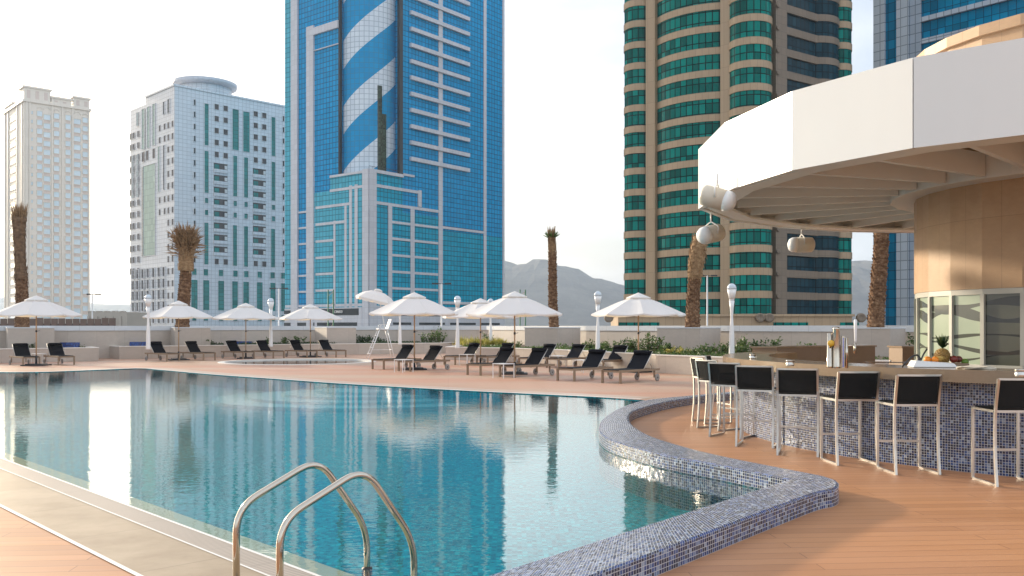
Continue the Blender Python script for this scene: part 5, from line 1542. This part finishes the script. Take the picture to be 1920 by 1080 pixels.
# --- small far things left
m=MB()
fw=empty('site_fence',(at(90,88)[0],88,0)); tag(fw,'dark slatted fence beyond the parapet at the far left','fence')
m=MB(); X0=at(-40,88)[0]-fw.location.x; X1=at(207,88)[0]-fw.location.x; zt=zat(597,88)
k=X0
while k<X1: m.box(k,k+.62,0,.1,GZ,zt+random.uniform(-.08,.08)); k+=.70
m.build('slats',simple('weathered brown boards',(.13,.09,.075),.8,0,.3,1),fw)
m=MB(); m.box(X0,X1,.12,.2,zt-.7,zt-.5); m.build('rail',M['dark'],fw)
cw=empty('far_wall',(at(215,150)[0],150,0)); tag(cw,'pale concrete block with toothed top left of the white tower','building')
m=MB(); a=at(165,150)[0]-cw.location.x; b=at(238,150)[0]-cw.location.x; m.box(a,b,0,10,GZ,zat(585,150)); 
k=a
while k<b-.5: m.box(k,k+.7,-.1,1,zat(585,150),zat(583,150)); m.box(k,k+.35,-.35,.0,GZ,zat(593,150)); k+=1.3
m.build('wall',M['concrete'],cw)
def street_lamp(px,ytop,Y,label,arms,green=False):
    x,y=at(px,Y); root=empty('street_lamp',(x,y,GZ)); tag(root,label,'street lamp'); z=zat(ytop,Y)-GZ
    m=MB(); m.tube([(0,0,0),(0,0,z)],[.12,.07],8); m.build('pole',M['frame'],root)
    for s in arms:
        m=MB(); m.bar((0,0,z),(s*.7,0,z+.04),.06); m.box(min(s*.35,s*.95),max(s*.35,s*.95),-.14,.14,z-.05,z+.08); m.build('lamp_head',M['dark'],root)
street_lamp(173,552,100,'single street lamp left of the white tower',(1,-.6))
street_lamp(342,545,105,'street lamp just behind the bushy headed palm',(1,))
street_lamp(523,541,95,'slim street lamp before the white and blue towers',(1,-1))
street_lamp(828,532,90,'twin headed street lamp before the blue tower',(1,-1))
street_lamp(1326,517,88,'twin headed street lamp before the brown tower',(1,-1))
for px,yt,lb in ((619,543,'pair of thin green masts left of the lifeguard chair'),(979,543,'pair of thin green masts behind the nearest parasol')):
    x,y=at(px,75); root=empty('green_mast',(x,y,GZ)); tag(root,lb,'mast'); z=zat(yt,75)-GZ
    for s in (-.22,.22):
        m=MB(); m.tube([(s,0,0),(s*1.0+.05,0,z)],[.07,.05],8); m.build('pole',simple('green paint',(.02,.12,.05),.5),root)
    m=MB()
    for k in range(12): m.bar((-.22,0,z-.6-k*.9),(.22,0,z-.2-k*.9),.03)
    m.build('lattice',M['pole_wood'],root)

# --- mountains
def ridge(name,Y0,depth,prof,seed,rough=9):
    """terrain strip: profile (px, py) gives the crest height along a line Y0 away"""
    m=MB(); NX,NY=110,16
    pxs=[p[0] for p in prof]
    def crest(px):
        for (a,b),(c,d) in zip(prof,prof[1:]):
            if a<=px<=c: 
                t=(px-a)/(c-a); return b+(d-b)*t
        return prof[0][1] if px<prof[0][0] else prof[-1][1]
    V=[]
    for j in range(NY+1):
        t=j/NY
        for i in range(NX+1):
            px=pxs[0]+(pxs[-1]-pxs[0])*i/NX; X=(px-CX)/F*Y0; Yv=Y0+(t-.6)*depth
            hc=zat(crest(px),Y0)-GZ
            env=math.sin(min(1,t/.6)*PI/2)**1.2 if t<=.6 else math.cos((t-.6)/.4*PI/2)
            nz=noise.fractal(Vector((X*.006+seed,Yv*.006,0)),.8,2.1,5)
            rg=noise.fractal(Vector((X*.02+seed,Yv*.012,3)),.8,2.1,4)
            h=hc*env*(1+.16*nz*(1-abs(t-.6)))+rough*.35*rg*env
            V.append((X,Yv,GZ+max(h,-1)))
    fs=[(j*(NX+1)+i,j*(NX+1)+i+1,(j+1)*(NX+1)+i+1,(j+1)*(NX+1)+i) for j in range(NY) for i in range(NX)]
    m.idx(V,fs,0,False); return structure(m.build(name,M['rock']))
ridge('hills',2500,1200,[(850,600),(900,530),(935,494),(980,500),(1020,495),(1060,506),(1100,520),(1140,531),(1175,548),(1230,565),(1300,560),(1400,540),(1480,520),(1560,500),(1620,494),(1660,497),(1700,510),(1800,540),(1950,560),(2200,600)],3.1,14)
ridge('far_hills',3200,1000,[(-600,590),(-300,575),(0,562),(90,565),(170,569),(240,573),(330,580),(500,590),(800,592),(1000,560),(1200,545),(1600,540),(2200,600)],8.7,16)

# haze
m=MB(); m.box(-3400,3400,-60,3900,GZ-1,190); hz=m.build('haze',None or M['white']); hz['kind']='stuff'; hz.data.materials.clear()
hm=bpy.data.materials.new('hazy air'); hm.use_nodes=True; nt=hm.node_tree; nt.nodes.clear()
ho=nt.nodes.new('ShaderNodeOutputMaterial'); pv=nt.nodes.new('ShaderNodeVolumePrincipled')
pv.inputs['Color'].default_value=(.66,.80,1,1); pv.inputs['Density'].default_value=.00016; pv.inputs['Anisotropy'].default_value=.45
nt.links.new(pv.outputs[0],ho.inputs['Volume']); hz.data.materials.append(hm)

# ------------------------------------------------------------------ light, sky, camera
SUN_AZ=135.0; SUN_EL=13.5
d=Vector((math.cos(math.radians(SUN_AZ))*math.cos(math.radians(SUN_EL)),math.sin(math.radians(SUN_AZ))*math.cos(math.radians(SUN_EL)),math.sin(math.radians(SUN_EL))))
sl=bpy.data.lights.new('sun','SUN'); sl.energy=2.7; sl.angle=math.radians(3.0); sl.color=(1,.86,.66)
so=bpy.data.objects.new('sun',sl); COL.objects.link(so); so.rotation_euler=d.to_track_quat('Z','Y').to_euler(); so.location=d*50
w=bpy.data.worlds.new('World'); sc.world=w; w.use_nodes=True; nt=w.node_tree; nt.nodes.clear()
wo=nt.nodes.new('ShaderNodeOutputWorld'); bg=nt.nodes.new('ShaderNodeBackground')
sk=nt.nodes.new('ShaderNodeTexSky'); sk.sky_type='NISHITA'; sk.sun_disc=False; sk.sun_elevation=math.radians(SUN_EL); sk.sun_rotation=math.radians(90-SUN_AZ)
sk.air_density=1.0; sk.dust_density=4.0; sk.ozone_density=1.5; sk.altitude=0
tc=nt.nodes.new('ShaderNodeTexCoord'); mp=nt.nodes.new('ShaderNodeMapping'); mp.inputs['Scale'].default_value=(1,1,3.2)
nt.links.new(tc.outputs['Generated'],mp.inputs[0])
nz=nt.nodes.new('ShaderNodeTexNoise'); nz.inputs['Scale'].default_value=2.3; nz.inputs['Detail'].default_value=7; nz.inputs['Roughness'].default_value=.55; nt.links.new(mp.outputs[0],nz.inputs['Vector'])
cr=nt.nodes.new('ShaderNodeValToRGB'); cr.color_ramp.elements[0].position=.35; cr.color_ramp.elements[0].color=(.35,.35,.35,1); cr.color_ramp.elements[1].position=.72; cr.color_ramp.elements[1].color=(.8,.8,.8,1)
nt.links.new(nz.outputs['Fac'],cr.inputs[0])
mx=nt.nodes.new('ShaderNodeMix'); mx.data_type='RGBA'; nt.links.new(cr.outputs[0],mx.inputs[0]); nt.links.new(sk.outputs[0],mx.inputs[6]); pass
vd=nt.nodes.new('ShaderNodeVectorMath'); vd.operation='DOT_PRODUCT'; nt.links.new(tc.outputs['Generated'],vd.inputs[0]); vd.inputs[1].default_value=(d.x,d.y,0)
ad=nt.nodes.new('ShaderNodeMath'); ad.operation='MULTIPLY_ADD'; nt.links.new(nz.outputs['Fac'],ad.inputs[0]); ad.inputs[1].default_value=.70; nt.links.new(vd.outputs['Value'],ad.inputs[2])
a2=nt.nodes.new('ShaderNodeMath'); a2.operation='MULTIPLY'; a2.inputs[1].default_value=.66; nt.links.new(ad.outputs[0],a2.inputs[0])
cs=nt.nodes.new('ShaderNodeValToRGB'); els=cs.color_ramp.elements; els[0].position=0; els[0].color=(.80,.84,.90,1); els[1].position=.88; els[1].color=(1,.98,.95,1)
for pp,cc_ in ((.32,(.72,.76,.82)),(.46,(.44,.48,.54)),(.60,(.56,.58,.62)),(.76,(.72,.73,.74))):
    e3=els.new(pp); e3.color=(*cc_,1)
nt.links.new(a2.outputs[0],cs.inputs[0])
sc10=nt.nodes.new('ShaderNodeVectorMath'); sc10.operation='SCALE'; sc10.inputs['Scale'].default_value=10.5; nt.links.new(cs.outputs[0],sc10.inputs[0]); nt.links.new(sc10.outputs[0],mx.inputs[7])
nt.links.new(mx.outputs[2],bg.inputs[0]); bg.inputs[1].default_value=.10
nt.links.new(bg.outputs[0],wo.inputs[0])

cam=bpy.data.cameras.new('camera'); co=bpy.data.objects.new('camera',cam); COL.objects.link(co)
co.location=(0,0,EYE); co.rotation_euler=(PI/2,0,0); cam.sensor_width=36; cam.lens=F/1920*36; cam.shift_y=(HY-540)/1920
cam.clip_end=9000; cam.clip_start=.05
sc.camera=co
sc.render.engine='CYCLES'
sc.view_settings.view_transform='Standard'; sc.view_settings.look='None'; sc.view_settings.exposure=1.12; sc.view_settings.gamma=1
sc.cycles.use_denoising=True; sc.cycles.max_bounces=7; sc.cycles.diffuse_bounces=3; sc.cycles.glossy_bounces=4; sc.cycles.transparent_max_bounces=10; sc.cycles.volume_bounces=0
sc.cycles.caustics_reflective=False; sc.cycles.caustics_refractive=False; sc.cycles.sample_clamp_indirect=6
